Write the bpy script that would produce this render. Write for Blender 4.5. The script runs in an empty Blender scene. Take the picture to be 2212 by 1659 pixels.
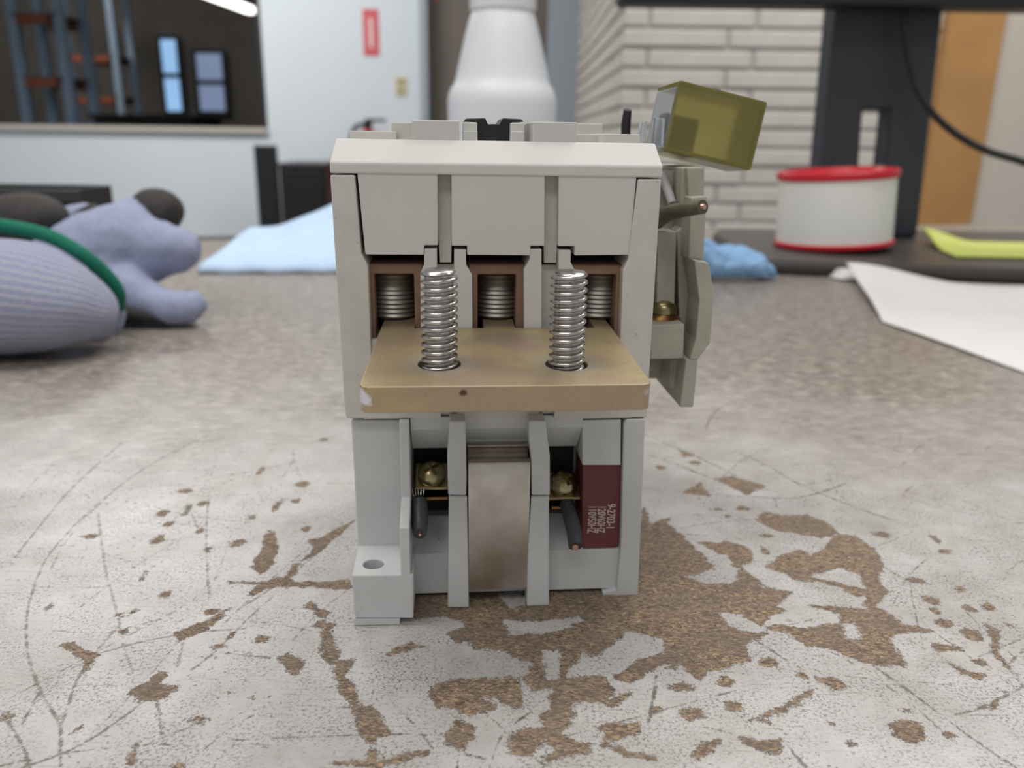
import bpy, bmesh, math, random
import numpy as np
from mathutils import Vector, Matrix
random.seed(7)
rng = np.random.default_rng(7)
scene = bpy.context.scene
C = scene.collection

# ------------------------------------------------------------------ camera, world, lights
PITCH, ROLL, EYE = math.radians(16.75), math.radians(0.8), 0.104
cam_data = bpy.data.cameras.new('camera')
cam = bpy.data.objects.new('camera', cam_data); C.objects.link(cam)
cam_data.sensor_width = 36.0
cam_data.lens = 1760.0 / 2212.0 * 36.0
cam_data.clip_start = 0.01; cam_data.clip_end = 60
fw = Vector((0, math.cos(PITCH), -math.sin(PITCH)))
r0 = Vector((1, 0, 0)); u0 = Vector((0, math.sin(PITCH), math.cos(PITCH)))
rt = r0*math.cos(ROLL) + u0*math.sin(ROLL); up = u0*math.cos(ROLL) - r0*math.sin(ROLL)
m = Matrix((rt, up, -fw)).transposed().to_4x4(); m.translation = (0, 0, EYE)
cam.matrix_world = m
cam_data.dof.use_dof = True
cam_data.dof.focus_distance = 0.165
cam_data.dof.aperture_fstop = 17.0
scene.camera = cam

world = bpy.data.worlds.new('world'); scene.world = world; world.use_nodes = True
bgn = world.node_tree.nodes['Background']
bgn.inputs[0].default_value = (0.93, 0.97, 1.0, 1); bgn.inputs[1].default_value = 0.39

def area(name, loc, size, power, target, color=(1, 0.98, 0.95)):
    l = bpy.data.lights.new(name, 'AREA'); l.shape = 'RECTANGLE'; l.size, l.size_y = size
    l.energy = power; l.color = color
    o = bpy.data.objects.new(name, l); C.objects.link(o); o.location = loc
    o.rotation_euler = (Vector(target) - Vector(loc)).to_track_quat('-Z', 'Y').to_euler()
    return o
area('ceiling_lamp', (-0.5, 0.1, 1.75), (1.2, 0.35), 13.5, (-0.5, 0.1, 0))
area('ceiling_lamp', (0.7, 0.7, 1.75), (1.2, 0.35), 9, (0.7, 0.7, 0))
area('ceiling_lamp', (-1.5, 3.0, 1.75), (1.2, 0.4), 42, (-1.5, 3.3, 0))
area('ceiling_lamp', (0.9, 1.6, 1.75), (1.2, 0.4), 20, (0.9, 1.9, 0.2))
area('ceiling_lamp', (-0.3, -1.2, 1.75), (1.2, 0.5), 13, (-0.3, -1.2, 0))

vs = scene.view_settings
vs.view_transform = 'Standard'; vs.look = 'None'; vs.gamma = 1.0; vs.exposure = 0.0
vs.use_curve_mapping = False

# ------------------------------------------------------------------ materials
MATS = {}
def srgb(r, g, b):
    f = lambda c: (c/255/12.92) if c/255 <= 0.04045 else ((c/255+0.055)/1.055)**2.4
    return (f(r), f(g), f(b), 1)
def mat(name, col, rough=0.5, metal=0.0, var=0.0, scale=60.0, dark=None, bump=0.0, bscale=400.0, trans=0.0, ior=1.45, emit=0.0, spec=0.5, speck=0.0, sub=0.0):
    if name in MATS: return MATS[name]
    mt = bpy.data.materials.new(name); mt.use_nodes = True; MATS[name] = mt
    nt = mt.node_tree; b = nt.nodes['Principled BSDF']
    b.inputs['Base Color'].default_value = col; b.inputs['Roughness'].default_value = rough
    b.inputs['Metallic'].default_value = metal; b.inputs['IOR'].default_value = ior
    b.inputs['Transmission Weight'].default_value = trans
    b.inputs['Specular IOR Level'].default_value = spec
    if emit:
        b.inputs['Emission Color'].default_value = col; b.inputs['Emission Strength'].default_value = emit
    if var or bump or speck:
        tc = nt.nodes.new('ShaderNodeTexCoord')
    if var:
        n = nt.nodes.new('ShaderNodeTexNoise'); n.inputs['Scale'].default_value = scale; n.inputs['Detail'].default_value = 5
        nt.links.new(tc.outputs['Object'], n.inputs['Vector'])
        cr = nt.nodes.new('ShaderNodeValToRGB'); cr.color_ramp.elements[0].position = 0.32; cr.color_ramp.elements[1].position = 0.68
        d = dark or tuple(c*(1-var) for c in col[:3]) + (1,)
        cr.color_ramp.elements[0].color = d; cr.color_ramp.elements[1].color = col
        nt.links.new(n.outputs['Fac'], cr.inputs['Fac'])
        outc = cr.outputs['Color']
        if speck:
            n3 = nt.nodes.new('ShaderNodeTexNoise'); n3.inputs['Scale'].default_value = scale*9; n3.inputs['Detail'].default_value = 4
            nt.links.new(tc.outputs['Object'], n3.inputs['Vector'])
            r3 = nt.nodes.new('ShaderNodeValToRGB'); r3.color_ramp.elements[0].position = 0.66; r3.color_ramp.elements[1].position = 0.74
            r3.color_ramp.elements[0].color = (0, 0, 0, 1); r3.color_ramp.elements[1].color = (speck,)*3 + (1,)
            nt.links.new(n3.outputs['Fac'], r3.inputs['Fac'])
            mx = nt.nodes.new('ShaderNodeMix'); mx.data_type = 'RGBA'
            nt.links.new(r3.outputs['Color'], mx.inputs['Factor']); nt.links.new(outc, mx.inputs['A'])
            mx.inputs['B'].default_value = tuple(c*0.35 for c in col[:3]) + (1,)
            outc = mx.outputs['Result']
        nt.links.new(outc, b.inputs['Base Color'])
    if bump:
        n2 = nt.nodes.new('ShaderNodeTexNoise'); n2.inputs['Scale'].default_value = bscale; n2.inputs['Detail'].default_value = 3
        nt.links.new(tc.outputs['Object'], n2.inputs['Vector'])
        bp = nt.nodes.new('ShaderNodeBump'); bp.inputs['Strength'].default_value = bump; bp.inputs['Distance'].default_value = 0.0004
        nt.links.new(n2.outputs['Fac'], bp.inputs['Height']); nt.links.new(bp.outputs['Normal'], b.inputs['Normal'])
    return mt

M_PL = mat('housing_plastic', srgb(206, 201, 193), 0.55, var=0.13, scale=90, bump=0.12, bscale=1500, speck=0.5)
M_PL2 = mat('cover_plastic', srgb(207, 204, 198), 0.5, var=0.04, scale=60, bump=0.08, bscale=1500)
M_PLB = mat('base_plastic', srgb(202, 203, 202), 0.55, var=0.06, scale=80, bump=0.12, bscale=1500, speck=0.15)
M_AUX = mat('aged_plastic', srgb(178, 173, 158), 0.55, var=0.14, scale=120, bump=0.12, bscale=1500, speck=0.3)
M_SHADE = mat('cavity_shade', srgb(38, 34, 32), 0.7)  # near-black colour stands in for the shade inside the contactor's cavities
M_BROWN = mat('phenolic', srgb(138, 106, 88), 0.6, var=0.15, scale=300)
M_STEEL = mat('stud_steel', srgb(196, 192, 190), 0.22, metal=1, var=0.2, scale=900)
M_ZINC = mat('screw_zinc', srgb(176, 175, 166), 0.5, metal=1, var=0.2, scale=500)
M_GOLD = mat('yellow_zinc', srgb(182, 168, 128), 0.28, metal=1, var=0.35, scale=400)
M_BRASS = mat('brass_strip', srgb(166, 128, 80), 0.35, metal=1, var=0.3, scale=400)
M_CLIP = mat('clip_metal', srgb(204, 199, 193), 0.32, metal=1, var=0.2, scale=110, dark=srgb(172, 162, 150))
M_WIRE = mat('wire_insulation', srgb(72, 74, 78), 0.42, var=0.3, scale=300)
M_WIREO = mat('dusty_wire', srgb(98, 92, 74), 0.5, var=0.35, scale=200)
M_COPPER = mat('copper', srgb(205, 160, 145), 0.35, metal=1)
M_TIN = mat('tinned_strand', srgb(200, 196, 190), 0.35, metal=1)
M_RED = mat('coil_red', srgb(112, 58, 58), 0.5, var=0.12, scale=150)
M_PRINT = mat('white_print', srgb(206, 190, 186), 0.6)
M_BLACK = mat('black_plastic', srgb(30, 32, 34), 0.42)
M_DARKGREY = mat('dark_grey', srgb(58, 58, 62), 0.5)

# plate: iridescent chromate
def plate_material():
    mt = bpy.data.materials.new('chromate_plate'); mt.use_nodes = True
    nt = mt.node_tree; N = nt.nodes.new; K = nt.links.new; b = nt.nodes['Principled BSDF']
    b.inputs['Metallic'].default_value = 0.7; b.inputs['Roughness'].default_value = 0.45
    tc = N('ShaderNodeTexCoord')
    def noise(sc, det=4):
        n = N('ShaderNodeTexNoise'); n.inputs['Scale'].default_value = sc; n.inputs['Detail'].default_value = det
        K(tc.outputs['Object'], n.inputs['Vector']); return n.outputs['Fac']
    def ramp(f, stops):
        n = N('ShaderNodeValToRGB'); e = n.color_ramp.elements
        e[0].position, e[0].color = stops[0]; e[1].position, e[1].color = stops[-1]
        for p, c in stops[1:-1]: x = e.new(p); x.color = c
        K(f, n.inputs['Fac']); return n.outputs['Color']
    def mix(f, a, c):
        n = N('ShaderNodeMix'); n.data_type = 'RGBA'
        for nm, v in (('Factor', f), ('A', a), ('B', c)):
            if isinstance(v, tuple): n.inputs[nm].default_value = v
            else: K(v, n.inputs[nm])
        return n.outputs['Result']
    def blob(cx, cy, cz, r0, r1, wob, flat=False):
        d = N('ShaderNodeVectorMath'); d.operation = 'DISTANCE'; d.inputs[1].default_value = (cx, cy, cz); K(tc.outputs['Object'], d.inputs[0])
        a = N('ShaderNodeMath'); a.operation = 'MULTIPLY_ADD'; K(noise(500, 4), a.inputs[0]); a.inputs[1].default_value = wob; K(d.outputs['Value'], a.inputs[2])
        m_ = N('ShaderNodeMapRange'); K(a.outputs[0], m_.inputs['Value']); m_.inputs['From Min'].default_value = r1; m_.inputs['From Max'].default_value = r0
        return m_.outputs['Result']
    g = lambda v: (v, v, v, 1)
    colr = ramp(noise(45), [(0.3, srgb(172, 152, 130)), (0.44, srgb(176, 156, 129)), (0.54, srgb(184, 167, 127)), (0.63, srgb(170, 150, 132)), (0.75, srgb(180, 161, 132))])
    for sx, sy in ((-0.0121, -0.0230), (0.01165, -0.0236)):
        f = blob(sx, sy, 0, 0.0045, 0.0085, 0.001); f2 = N('ShaderNodeMath'); f2.operation = 'MULTIPLY'; K(f, f2.inputs[0]); f2.inputs[1].default_value = 0.75
        colr = mix(f2.outputs[0], colr, srgb(178, 172, 158))
    colr = mix(ramp(noise(1000, 3), [(0.6, g(0)), (0.8, g(0.4))]), colr, srgb(116, 96, 76))
    chip = blob(-0.0252, -0.0345, -0.0022, 0.0032, 0.0040, 0.0042)
    colr = mix(chip, colr, srgb(226, 226, 232))
    colr = mix(blob(0.0245, -0.0345, -0.0015, 0.0012, 0.0022, 0.0025), colr, srgb(206, 202, 196))
    colr = mix(blob(-0.0078, -0.0350, -0.0012, 0.0010, 0.0014, 0.0012), colr, srgb(92, 72, 52))
    K(colr, b.inputs['Base Color'])
    bp = N('ShaderNodeBump'); bp.inputs['Strength'].default_value = 0.15; bp.inputs['Distance'].default_value = 0.0003
    K(noise(900, 3), bp.inputs['Height']); K(bp.outputs['Normal'], b.inputs['Normal'])
    return mt
M_PLATE = plate_material()

# ------------------------------------------------------------------ mesh helpers
def link(name, me, mt, parent=None):
    o = bpy.data.objects.new(name, me); C.objects.link(o)
    if mt is not None: me.materials.clear(); me.materials.append(mt)
    if parent is not None: o.parent = parent
    return o
def finish(name, bm, mt, parent=None, bevel=0.0, smooth=False, scale=1.0, seg=2):
    if scale != 1.0: bmesh.ops.scale(bm, vec=(scale,)*3, verts=bm.verts)
    bmesh.ops.recalc_face_normals(bm, faces=bm.faces)
    me = bpy.data.meshes.new(name); bm.to_mesh(me); bm.free()
    if smooth: me.polygons.foreach_set('use_smooth', [True]*len(me.polygons))
    o = link(name, me, mt, parent)
    if bevel:
        md = o.modifiers.new('bevel', 'BEVEL'); md.width = bevel*scale; md.segments = seg; md.limit_method = 'ANGLE'; md.angle_limit = math.radians(35)
        md.use_clamp_overlap = True
    return o
def tag(o, label=None, cat=None, group=None, kind=None):
    if label: o['label'] = label
    if cat: o['category'] = cat
    if group: o['group'] = group
    if kind: o['kind'] = kind
    return o
def empty(name, loc=(0, 0, 0), rz=0.0):
    o = bpy.data.objects.new(name, None); C.objects.link(o); o.location = loc; o.rotation_euler = (0, 0, rz); o.empty_display_size = 0.01
    return o
def add_extrude(bm, poly, axis, a, b):
    """poly in the two other axes, extruded along axis from a to b. axis 'y': (x,z); 'x': (y,z); 'z': (x,y)"""
    def mk(p, t):
        if axis == 'y': return (p[0], t, p[1])
        if axis == 'x': return (t, p[0], p[1])
        return (p[0], p[1], t)
    va = [bm.verts.new(mk(p, a)) for p in poly]; vb = [bm.verts.new(mk(p, b)) for p in poly]
    n = len(poly)
    bm.faces.new(va); bm.faces.new(list(reversed(vb)))
    for i in range(n): bm.faces.new((va[i], vb[i], vb[(i+1) % n], va[(i+1) % n]))
def add_box(bm, x0, x1, y0, y1, z0, z1):
    add_extrude(bm, [(x0, y0), (x1, y0), (x1, y1), (x0, y1)], 'z', z0, z1)
def prism(name, poly, a, b, mt, parent=None, bevel=0.25, axis='y', scale=0.001):
    bm = bmesh.new(); add_extrude(bm, poly, axis, a, b); return finish(name, bm, mt, parent, bevel, scale=scale)
def box(name, x0, x1, y0, y1, z0, z1, mt, parent=None, bevel=0.25, scale=0.001):
    bm = bmesh.new(); add_box(bm, x0, x1, y0, y1, z0, z1); return finish(name, bm, mt, parent, bevel, scale=scale)
def hull(name, pts, mt, parent=None, bevel=0.25, scale=0.001):
    bm = bmesh.new(); vs_ = [bm.verts.new(p) for p in pts]
    bmesh.ops.convex_hull(bm, input=vs_); bmesh.ops.dissolve_limit(bm, angle_limit=0.02, verts=bm.verts, edges=bm.edges)
    return finish(name, bm, mt, parent, bevel, scale=scale)
def lathe_bm(bm, prof, n=40, center=(0, 0, 0), rot=None, close=True):
    rings = []
    for r, z in prof:
        ring = []
        for i in range(n):
            a = 2*math.pi*i/n; v = Vector((r*math.cos(a), r*math.sin(a), z))
            if rot is not None: v = rot @ v
            ring.append(bm.verts.new(v + Vector(center)))
        rings.append(ring)
    for k in range(len(rings)-1):
        for i in range(n): bm.faces.new((rings[k][i], rings[k][(i+1) % n], rings[k+1][(i+1) % n], rings[k+1][i]))
    if close:
        bm.faces.new(list(reversed(rings[0]))); bm.faces.new(rings[-1])
def lathe(name, prof, mt, parent=None, n=40, center=(0, 0, 0), rot=None, scale=0.001, smooth=True, close=True):
    bm = bmesh.new(); lathe_bm(bm, prof, n, center, rot, close); o = finish(name, bm, mt, parent, 0, smooth, scale)
    if smooth: edge_split(o)
    return o
def edge_split(o, ang=40):
    md = o.modifiers.new('split', 'EDGE_SPLIT'); md.split_angle = math.radians(ang)
def catmull(pts, sub=6):
    P_ = [Vector(p) for p in pts]; out = []
    for i in range(len(P_)-1):
        p0 = P_[max(i-1, 0)]; p1 = P_[i]; p2 = P_[i+1]; p3 = P_[min(i+2, len(P_)-1)]
        for k in range(sub):
            t = k/sub
            out.append(0.5*((2*p1)+(-p0+p2)*t+(2*p0-5*p1+4*p2-p3)*t*t+(-p0+3*p1-3*p2+p3)*t**3))
    out.append(P_[-1]); return out
def sweep_bm(bm, pts, radii, n=16, sub=6, flat=None, uvl=None, ref=Vector((0, 0, 1))):
    """loft of ellipses along a smooth path; radii = number, or list of (ra, rb) per control point; ra across, rb along ref"""
    if not isinstance(radii, (list, tuple)): radii = [radii]*len(pts)
    rr = [(r, r) if not isinstance(r, (list, tuple)) else r for r in radii]
    path = catmull(pts, sub)
    rad = catmull([(a, b, 0) for a, b in rr], sub)
    rings = []
    for i, p in enumerate(path):
        t = (path[min(i+1, len(path)-1)] - path[max(i-1, 0)]).normalized()
        s = t.cross(ref)
        if s.length < 1e-4: s = t.cross(Vector((1, 0, 0)))
        s.normalize(); u = s.cross(t).normalized()
        ring = [bm.verts.new(p + s*max(rad[i].x, 1e-5)*math.cos(2*math.pi*k/n) + u*max(rad[i].y, 1e-5)*math.sin(2*math.pi*k/n)) for k in range(n)]
        rings.append(ring)
    for j in range(len(rings)-1):
        for k in range(n):
            f = bm.faces.new((rings[j][k], rings[j][(k+1) % n], rings[j+1][(k+1) % n], rings[j+1][k]))
            if uvl:
                uv = [(j, k), (j, k+1), (j+1, k+1), (j+1, k)]
                for lp, (a, b) in zip(f.loops, uv): lp[uvl].uv = (a/(len(rings)-1), b/n)
    bm.faces.new(list(reversed(rings[0]))); bm.faces.new(rings[-1])
def sweep(name, pts, radii, mt, parent=None, n=16, sub=6, scale=1.0, split=50, uv=False):
    bm = bmesh.new(); uvl = bm.loops.layers.uv.new('uv') if uv else None
    sweep_bm(bm, pts, radii, n, sub, uvl=uvl); o = finish(name, bm, mt, parent, 0, True, scale); edge_split(o, split); return o
def boolean(o, cutters, op='DIFFERENCE'):
    for c in cutters:
        if o.parent is not None: c.parent = o.parent
        md = o.modifiers.new('b', 'BOOLEAN'); md.object = c; md.operation = op; md.solver = 'EXACT'
        while o.modifiers.find('b') > 0: o.modifiers.move(o.modifiers.find('b'), 0)
        bev = [(q.width, q.segments) for q in o.modifiers if q.type == 'BEVEL']
        for q in list(o.modifiers):
            if q.type != 'BOOLEAN': o.modifiers.remove(q)
        bpy.context.view_layer.update()
        dg = bpy.context.evaluated_depsgraph_get()
        me = bpy.data.meshes.new_from_object(o.evaluated_get(dg)); old = o.data
        o.modifiers.clear(); o.data = me; bpy.data.meshes.remove(old)
        for w, s in bev:
            q = o.modifiers.new('bevel', 'BEVEL'); q.width = w; q.segments = s; q.limit_method = 'ANGLE'; q.angle_limit = math.radians(35)
    for c in cutters:
        me = c.data; bpy.data.objects.remove(c); bpy.data.meshes.remove(me)
    return o
def rot_to(d):
    return Vector((0, 0, 1)).rotation_difference(Vector(d).normalized()).to_matrix()

# ------------------------------------------------------------------ the room
M_WALL = mat('painted_wall', srgb(213, 221, 227), 0.75, var=0.03, scale=3)
M_CREAM = mat('cream_wall', srgb(206, 196, 184), 0.75, var=0.03, scale=3)
M_BRICKP = mat('painted_brick', srgb(206, 200, 192), 0.7, var=0.1, scale=14, bump=0.5, bscale=120)
M_MORTAR = mat('painted_mortar', srgb(176, 172, 168), 0.8, var=0.1, scale=20)
M_TRIMB = mat('blue_grey_paint', srgb(160, 168, 178), 0.5, var=0.03, scale=4)
M_TAUPE = mat('taupe_door', srgb(116, 108, 100), 0.6, var=0.08, scale=6)
M_OAK = mat('oak', srgb(190, 142, 88), 0.5, var=0.15, scale=9)
M_FLOOR = mat('floor_tile', srgb(120, 115, 108), 0.6, var=0.1, scale=4)
M_FRAME = mat('window_frame_dark', srgb(40, 40, 42), 0.5)
FLZ = -0.90
def sbox(name, x0, x1, y0, y1, z0, z1, mt, parent=None, kind='structure', bevel=0):
    o = box(name, x0, x1, y0, y1, z0, z1, mt, parent, bevel, scale=1.0)
    if parent is None: o['kind'] = kind
    return o
sbox('floor', -5.0, 4.0, -2.5, 4.6, FLZ-0.05, FLZ, M_FLOOR)
# wall behind, with the interior window on the left
YB = 4.35
wx = -1.262          # right jamb of the window
bm = bmesh.new()
add_box(bm, -5.0, wx, YB, YB+0.12, FLZ, 0.125)                 # half wall below the window
add_box(bm, wx, -0.47, YB, YB+0.12, FLZ, 1.75)                 # white wall panel
add_box(bm, -5.0, wx, YB, YB+0.12, 1.35, 1.75)                 # above the window
add_box(bm, -0.47, 0.30, YB, YB+0.12, 1.2, 1.75)               # above the door
wb = finish('wall_back', bm, M_WALL); wb['kind'] = 'structure'
win = empty('window_1', (-3.1, YB, 0.125)); win['kind'] = 'structure'
def wpart(name, x0, x1, y0, y1, z0, z1, mt):
    return box(name, x0+3.1, x1+3.1, y0-YB, y1-YB, z0-0.125, z1-0.125, mt, win, 0, scale=1.0)
wpart('window_sill', -5.0, wx, YB-0.03, YB+0.13, 0.118, 0.14, mat('sill_paint', srgb(196, 188, 180), 0.6))
wpart('window_frame', wx-0.025, wx, YB+0.0, YB+0.1, 0.14, 1.35, M_FRAME)
wpart('window_frame', -5.0, wx, YB+0.0, YB+0.1, 1.325, 1.35, M_FRAME)
wpart('window_frame', -3.62, -3.58, YB+0.0, YB+0.1, 0.14, 1.325, M_FRAME)
M_GLASS = mat('window_glass', (0.9, 0.93, 0.95, 1), 0.02, trans=1.0, ior=1.03)
wpart('pane', -3.58, wx-0.025, YB+0.05, YB+0.056, 0.14, 1.325, M_GLASS)
wpart('pane', -5.0, -3.62, YB+0.05, YB+0.056, 0.14, 1.325, M_GLASS)
# door and its frame
for k, (a, b) in enumerate(((-0.475, -0.437), (0.15, 0.30))):
    sbox('trim_%d' % (k+1), a, b, YB-0.06, YB+0.12, FLZ, 1.2, M_TRIMB)
dr = empty('door_1', (-0.14, YB+0.06, FLZ)); dr['kind'] = 'structure'
box('door_leaf', -0.295, 0.288, -0.02, 0.02, 0.01, 2.08, M_TAUPE, dr, 0, scale=1.0)
sweep('door_handle', [(0.06, -0.02, 1.19), (0.06, -0.07, 1.19), (-0.04, -0.07, 1.19)], 0.011, mat('satin_brass', srgb(196, 176, 140), 0.35, metal=1), dr, 10, 4)
# brick wall: facing side and the return going back to the door
YK = 2.4; XK = 0.2905; CH = 0.0518; Z0 = 0.4545 - CH*27
bm = bmesh.new()
add_box(bm, XK+0.008, 2.6, YK+0.008, YB+0.12, FLZ, 1.75)
wr = finish('wall_right', bm, M_MORTAR); wr['kind'] = 'structure'
def brick_mesh(sx, sy, sz):
    bm = bmesh.new(); add_box(bm, 0, sx, 0, sy, 0, sz)
    bmesh.ops.bevel(bm, geom=list(bm.edges), offset=0.004, segments=1, affect='EDGES')
    bmesh.ops.recalc_face_normals(bm, faces=bm.faces)
    me = bpy.data.meshes.new('brick'); bm.to_mesh(me); bm.free(); me.materials.append(M_BRICKP); return me
BLN, J = 0.2915, 0.009
bfull = brick_mesh(BLN-J, 0.03, CH-J); bshort = brick_mesh(0.0735-J, 0.03, CH-J)
bside = brick_mesh(0.03, BLN-J, CH-J); bsides = brick_mesh(0.03, 0.18-J, CH-J)
def put_brick(me, x, y, z):
    o = bpy.data.objects.new('brick', me); C.objects.link(o); o.parent = wr
    o.location = (x + rng.uniform(-0.0015, 0.0015), y + rng.uniform(-0.003, 0.003), z); return o
for k in range(14, 34):
    z = Z0 + CH*k
    odd = (k % 2 == 0)
    x = XK
    if odd:
        put_brick(bshort, x, YK, z); x += 0.0735
    while x < 1.14 - BLN*0.3:
        put_brick(bfull, x, YK, z); x += BLN
    y = YK + 0.033
    if not odd: put_brick(bsides, XK, y, z); y += 0.18
    while y < YB - BLN*1.0:
        put_brick(bside, XK, y, z); y += BLN
# oak casing and cream wall to the right of the bricks
sbox('trim_3', 1.150, 1.300, YK-0.045, YK+0.008, FLZ, 1.75, M_OAK, bevel=0.004)
sbox('wall_far', 1.300, 2.6, YK-0.02, YK+0.008, FLZ, 1.75, M_CREAM)
# things on the back wall
def thing(name, label, cat, loc=(0, 0, 0), rz=0.0, group=None): return tag(empty(name, loc, rz), label, cat, group)
sg = thing('fire_extinguisher_sign', 'narrow vertical red fire extinguisher sign on the white wall', 'sign', (-0.72, YB, 0.597))
box('panel', -0.038, 0.038, -0.004, 0.0, -0.106, 0.106, mat('sign_red', srgb(206, 92, 96), 0.5), sg, 0, scale=1.0)
box('white_stripe', -0.008, 0.008, -0.0055, -0.004, -0.07, 0.065, mat('sign_white', srgb(228, 214, 210), 0.6), sg, 0, scale=1.0)
ol = thing('outlet_cover', 'small beige outlet cover plate beside the door frame', 'outlet', (-0.578, YB, 0.349))
box('plate', -0.03, 0.03, -0.006, 0.0, -0.045, 0.045, mat('beige_plate', srgb(206, 196, 160), 0.5), ol, 0.002, scale=1.0)
for s in (-1, 1): box('socket', -0.014, 0.014, -0.0075, -0.006, s*0.02-0.011, s*0.02+0.011, mat('socket_brown', srgb(150, 138, 110), 0.5), ol, 0.002, scale=1.0)
fe = thing('fire_extinguisher', 'red fire extinguisher with black valve hanging below the sign', 'fire extinguisher', (-0.735, YB-0.10, -0.30))
lathe('cylinder', [(0.02, 0), (0.06, 0.005), (0.062, 0.02), (0.062, 0.36), (0.05, 0.41), (0.025, 0.43), (0.02, 0.44)], mat('extinguisher_red', srgb(190, 40, 46), 0.3), fe, 32, scale=1.0)
lathe('valve', [(0.022, 0.44), (0.022, 0.475), (0.012, 0.48), (0.012, 0.49)], M_BLACK, fe, 20, scale=1.0)
box('lever', -0.012, 0.09, -0.012, 0.012, 0.475, 0.49, M_BLACK, fe, 0.003, scale=1.0)
sweep('hose', [(-0.02, 0, 0.46), (-0.06, 0, 0.45), (-0.085, 0, 0.38), (-0.08, 0, 0.15)], 0.011, M_BLACK, fe, 10, 5)
box('bracket', -0.02, 0.02, 0.058, 0.10, 0.28, 0.33, M_DARKGREY, fe, 0.0, scale=1.0)
# black things on the floor in front of the back wall
pb = thing('floor_stand', 'tall narrow black stand under the window corner', 'stand', (-1.150, 3.9, FLZ))
box('upright', -0.05, 0.05, -0.02, 0.02, 0.02, 0.96, M_BLACK, pb, 0.004, scale=1.0)
box('foot', -0.06, 0.06, -0.15, 0.15, 0, 0.02, M_BLACK, pb, 0.004, scale=1.0)
cb = thing('black_cabinet', 'low black cabinet standing against the white wall', 'cabinet', (-0.972, 3.98, FLZ))
box('body', -0.105, 0.105, -0.14, 0.2, 0.03, 0.865, M_BLACK, cb, 0.004, scale=1.0)
box('top', -0.11, 0.11, -0.15, 0.2, 0.865, 0.885, M_DARKGREY, cb, 0.004, scale=1.0)
box('door', -0.095, 0.095, -0.15, -0.14, 0.06, 0.85, mat('soft_black', srgb(24, 24, 26), 0.5), cb, 0.003, scale=1.0)
box('plinth', -0.095, 0.095, -0.12, 0.19, 0.0, 0.03, M_DARKGREY, cb, 0, scale=1.0)

# ------------------------------------------------------------------ warehouse beyond the window
M_WHW = mat('warehouse_wall', srgb(112, 108, 104), 0.8, var=0.3, scale=1.2)
M_WHF = mat('warehouse_floor', srgb(60, 56, 52), 0.6, var=0.3, scale=1.5)
WX0, WX1, WY0, WY1, WZ1 = -9.0, -0.9, YB+0.125, 11.0, 3.0
bm = bmesh.new()
add_box(bm, WX0, WX1, WY1, WY1+0.1, FLZ, WZ1)
add_box(bm, WX0-0.1, WX0, WY0, WY1, FLZ, WZ1); add_box(bm, WX1, WX1+0.1, WY0, WY1, FLZ, WZ1)
add_box(bm, WX0, WX1, WY0, WY0+0.05, 1.36, WZ1); add_box(bm, WX0, -5.0, WY0, WY0+0.05, FLZ, 1.36)
wl = finish('wall_left', bm, M_WHW); wl['kind'] = 'structure'
sbox('ceiling', WX0-0.1, WX1+0.1, WY0, WY1+0.1, WZ1, WZ1+0.1, M_WHW)
sbox('floor.001', WX0-0.1, WX1+0.1, YB+0.25, WY1+0.1, FLZ-0.05, FLZ, M_WHF)
M_DAY = mat('daylight_glass', srgb(150, 190, 232), 0.3, emit=0.9)
M_DAY2 = mat('daylight_blind', srgb(140, 156, 190), 0.3, emit=0.55)
def lit_window(n, p0, p1, mt, Y):
    w = empty('window_%d' % n, (p0[0], Y, p1[1])); w['kind'] = 'structure'
    W_, H_ = p1[0]-p0[0], p0[1]-p1[1]
    box('frame', -0.05, W_+0.05, -0.03, 0.0, -0.05, H_+0.05, M_FRAME, w, 0, scale=1.0)
    for k in range(2): box('pane', 0, W_, -0.04, -0.03, H_*k/2+0.03*k, H_*(k+1)/2-0.03*(1-k), mt, w, 0, scale=1.0)
lit_window(2, (-4.4324,1.2271), (-4.2495,0.3845), M_DAY, 10.95)
lit_window(3, (-4.0052,1.0722), (-3.6957,0.3918), M_DAY2, 10.95)
M_RACKB = mat('rack_blue', srgb(150, 172, 196), 0.5); M_RACKO = mat('rack_orange', srgb(150, 84, 58), 0.5)
def rack(x, y, wdt, dep, label):
    r = thing('pallet_rack', label, 'rack', (x, y, FLZ))
    for dx in (0, wdt):
        for dy in (0, dep): box('upright', dx-0.035, dx+0.035, dy-0.03, dy+0.03, 0, 3.4, M_RACKB, r, 0, scale=1.0)
    for z in (0.75, 1.32, 1.75, 2.5):
        for dy in (-0.05, dep+0.05): box('beam', 0.05, wdt-0.05, dy-0.02, dy+0.02, z, z+0.06, M_RACKO, r, 0, scale=1.0)
        box('shelf', 0.0, wdt, -0.03, dep+0.03, z+0.06, z+0.075, mat('rack_deck', srgb(90, 76, 60), 0.7), r, 0, scale=1.0)
    return r
rack((-3.6465,0.6714)[0], 6.4, (-3.3137,0.6758)[0]-(-3.6465,0.6714)[0], 0.35, 'blue pallet rack with orange beams seen through the window')
rack((-4.9095,0.9624)[0], 9.6, 0.5, 0.4, 'farther blue and orange pallet rack in the dark warehouse')
def wh_box(x, y, w, d, h, label, col, rz=0.0):
    t = thing('storage_crate', label, 'crate', (x, y, FLZ), rz)
    mt = mat('crate_%d_%d_%d' % col, srgb(*col), 0.7, var=0.2, scale=5)
    box('body', -w/2, w/2, -d/2, d/2, 0, h-0.03, mt, t, 0.01, scale=1.0)
    box('lid', -w/2-0.02, w/2+0.02, -d/2-0.02, d/2+0.02, h-0.03, h, mt, t, 0.008, scale=1.0)
wh_box(-2.75, 6.6, 0.75, 0.6, 1.14, 'black crate below the rack seen through the window', (24, 24, 26))
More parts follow.
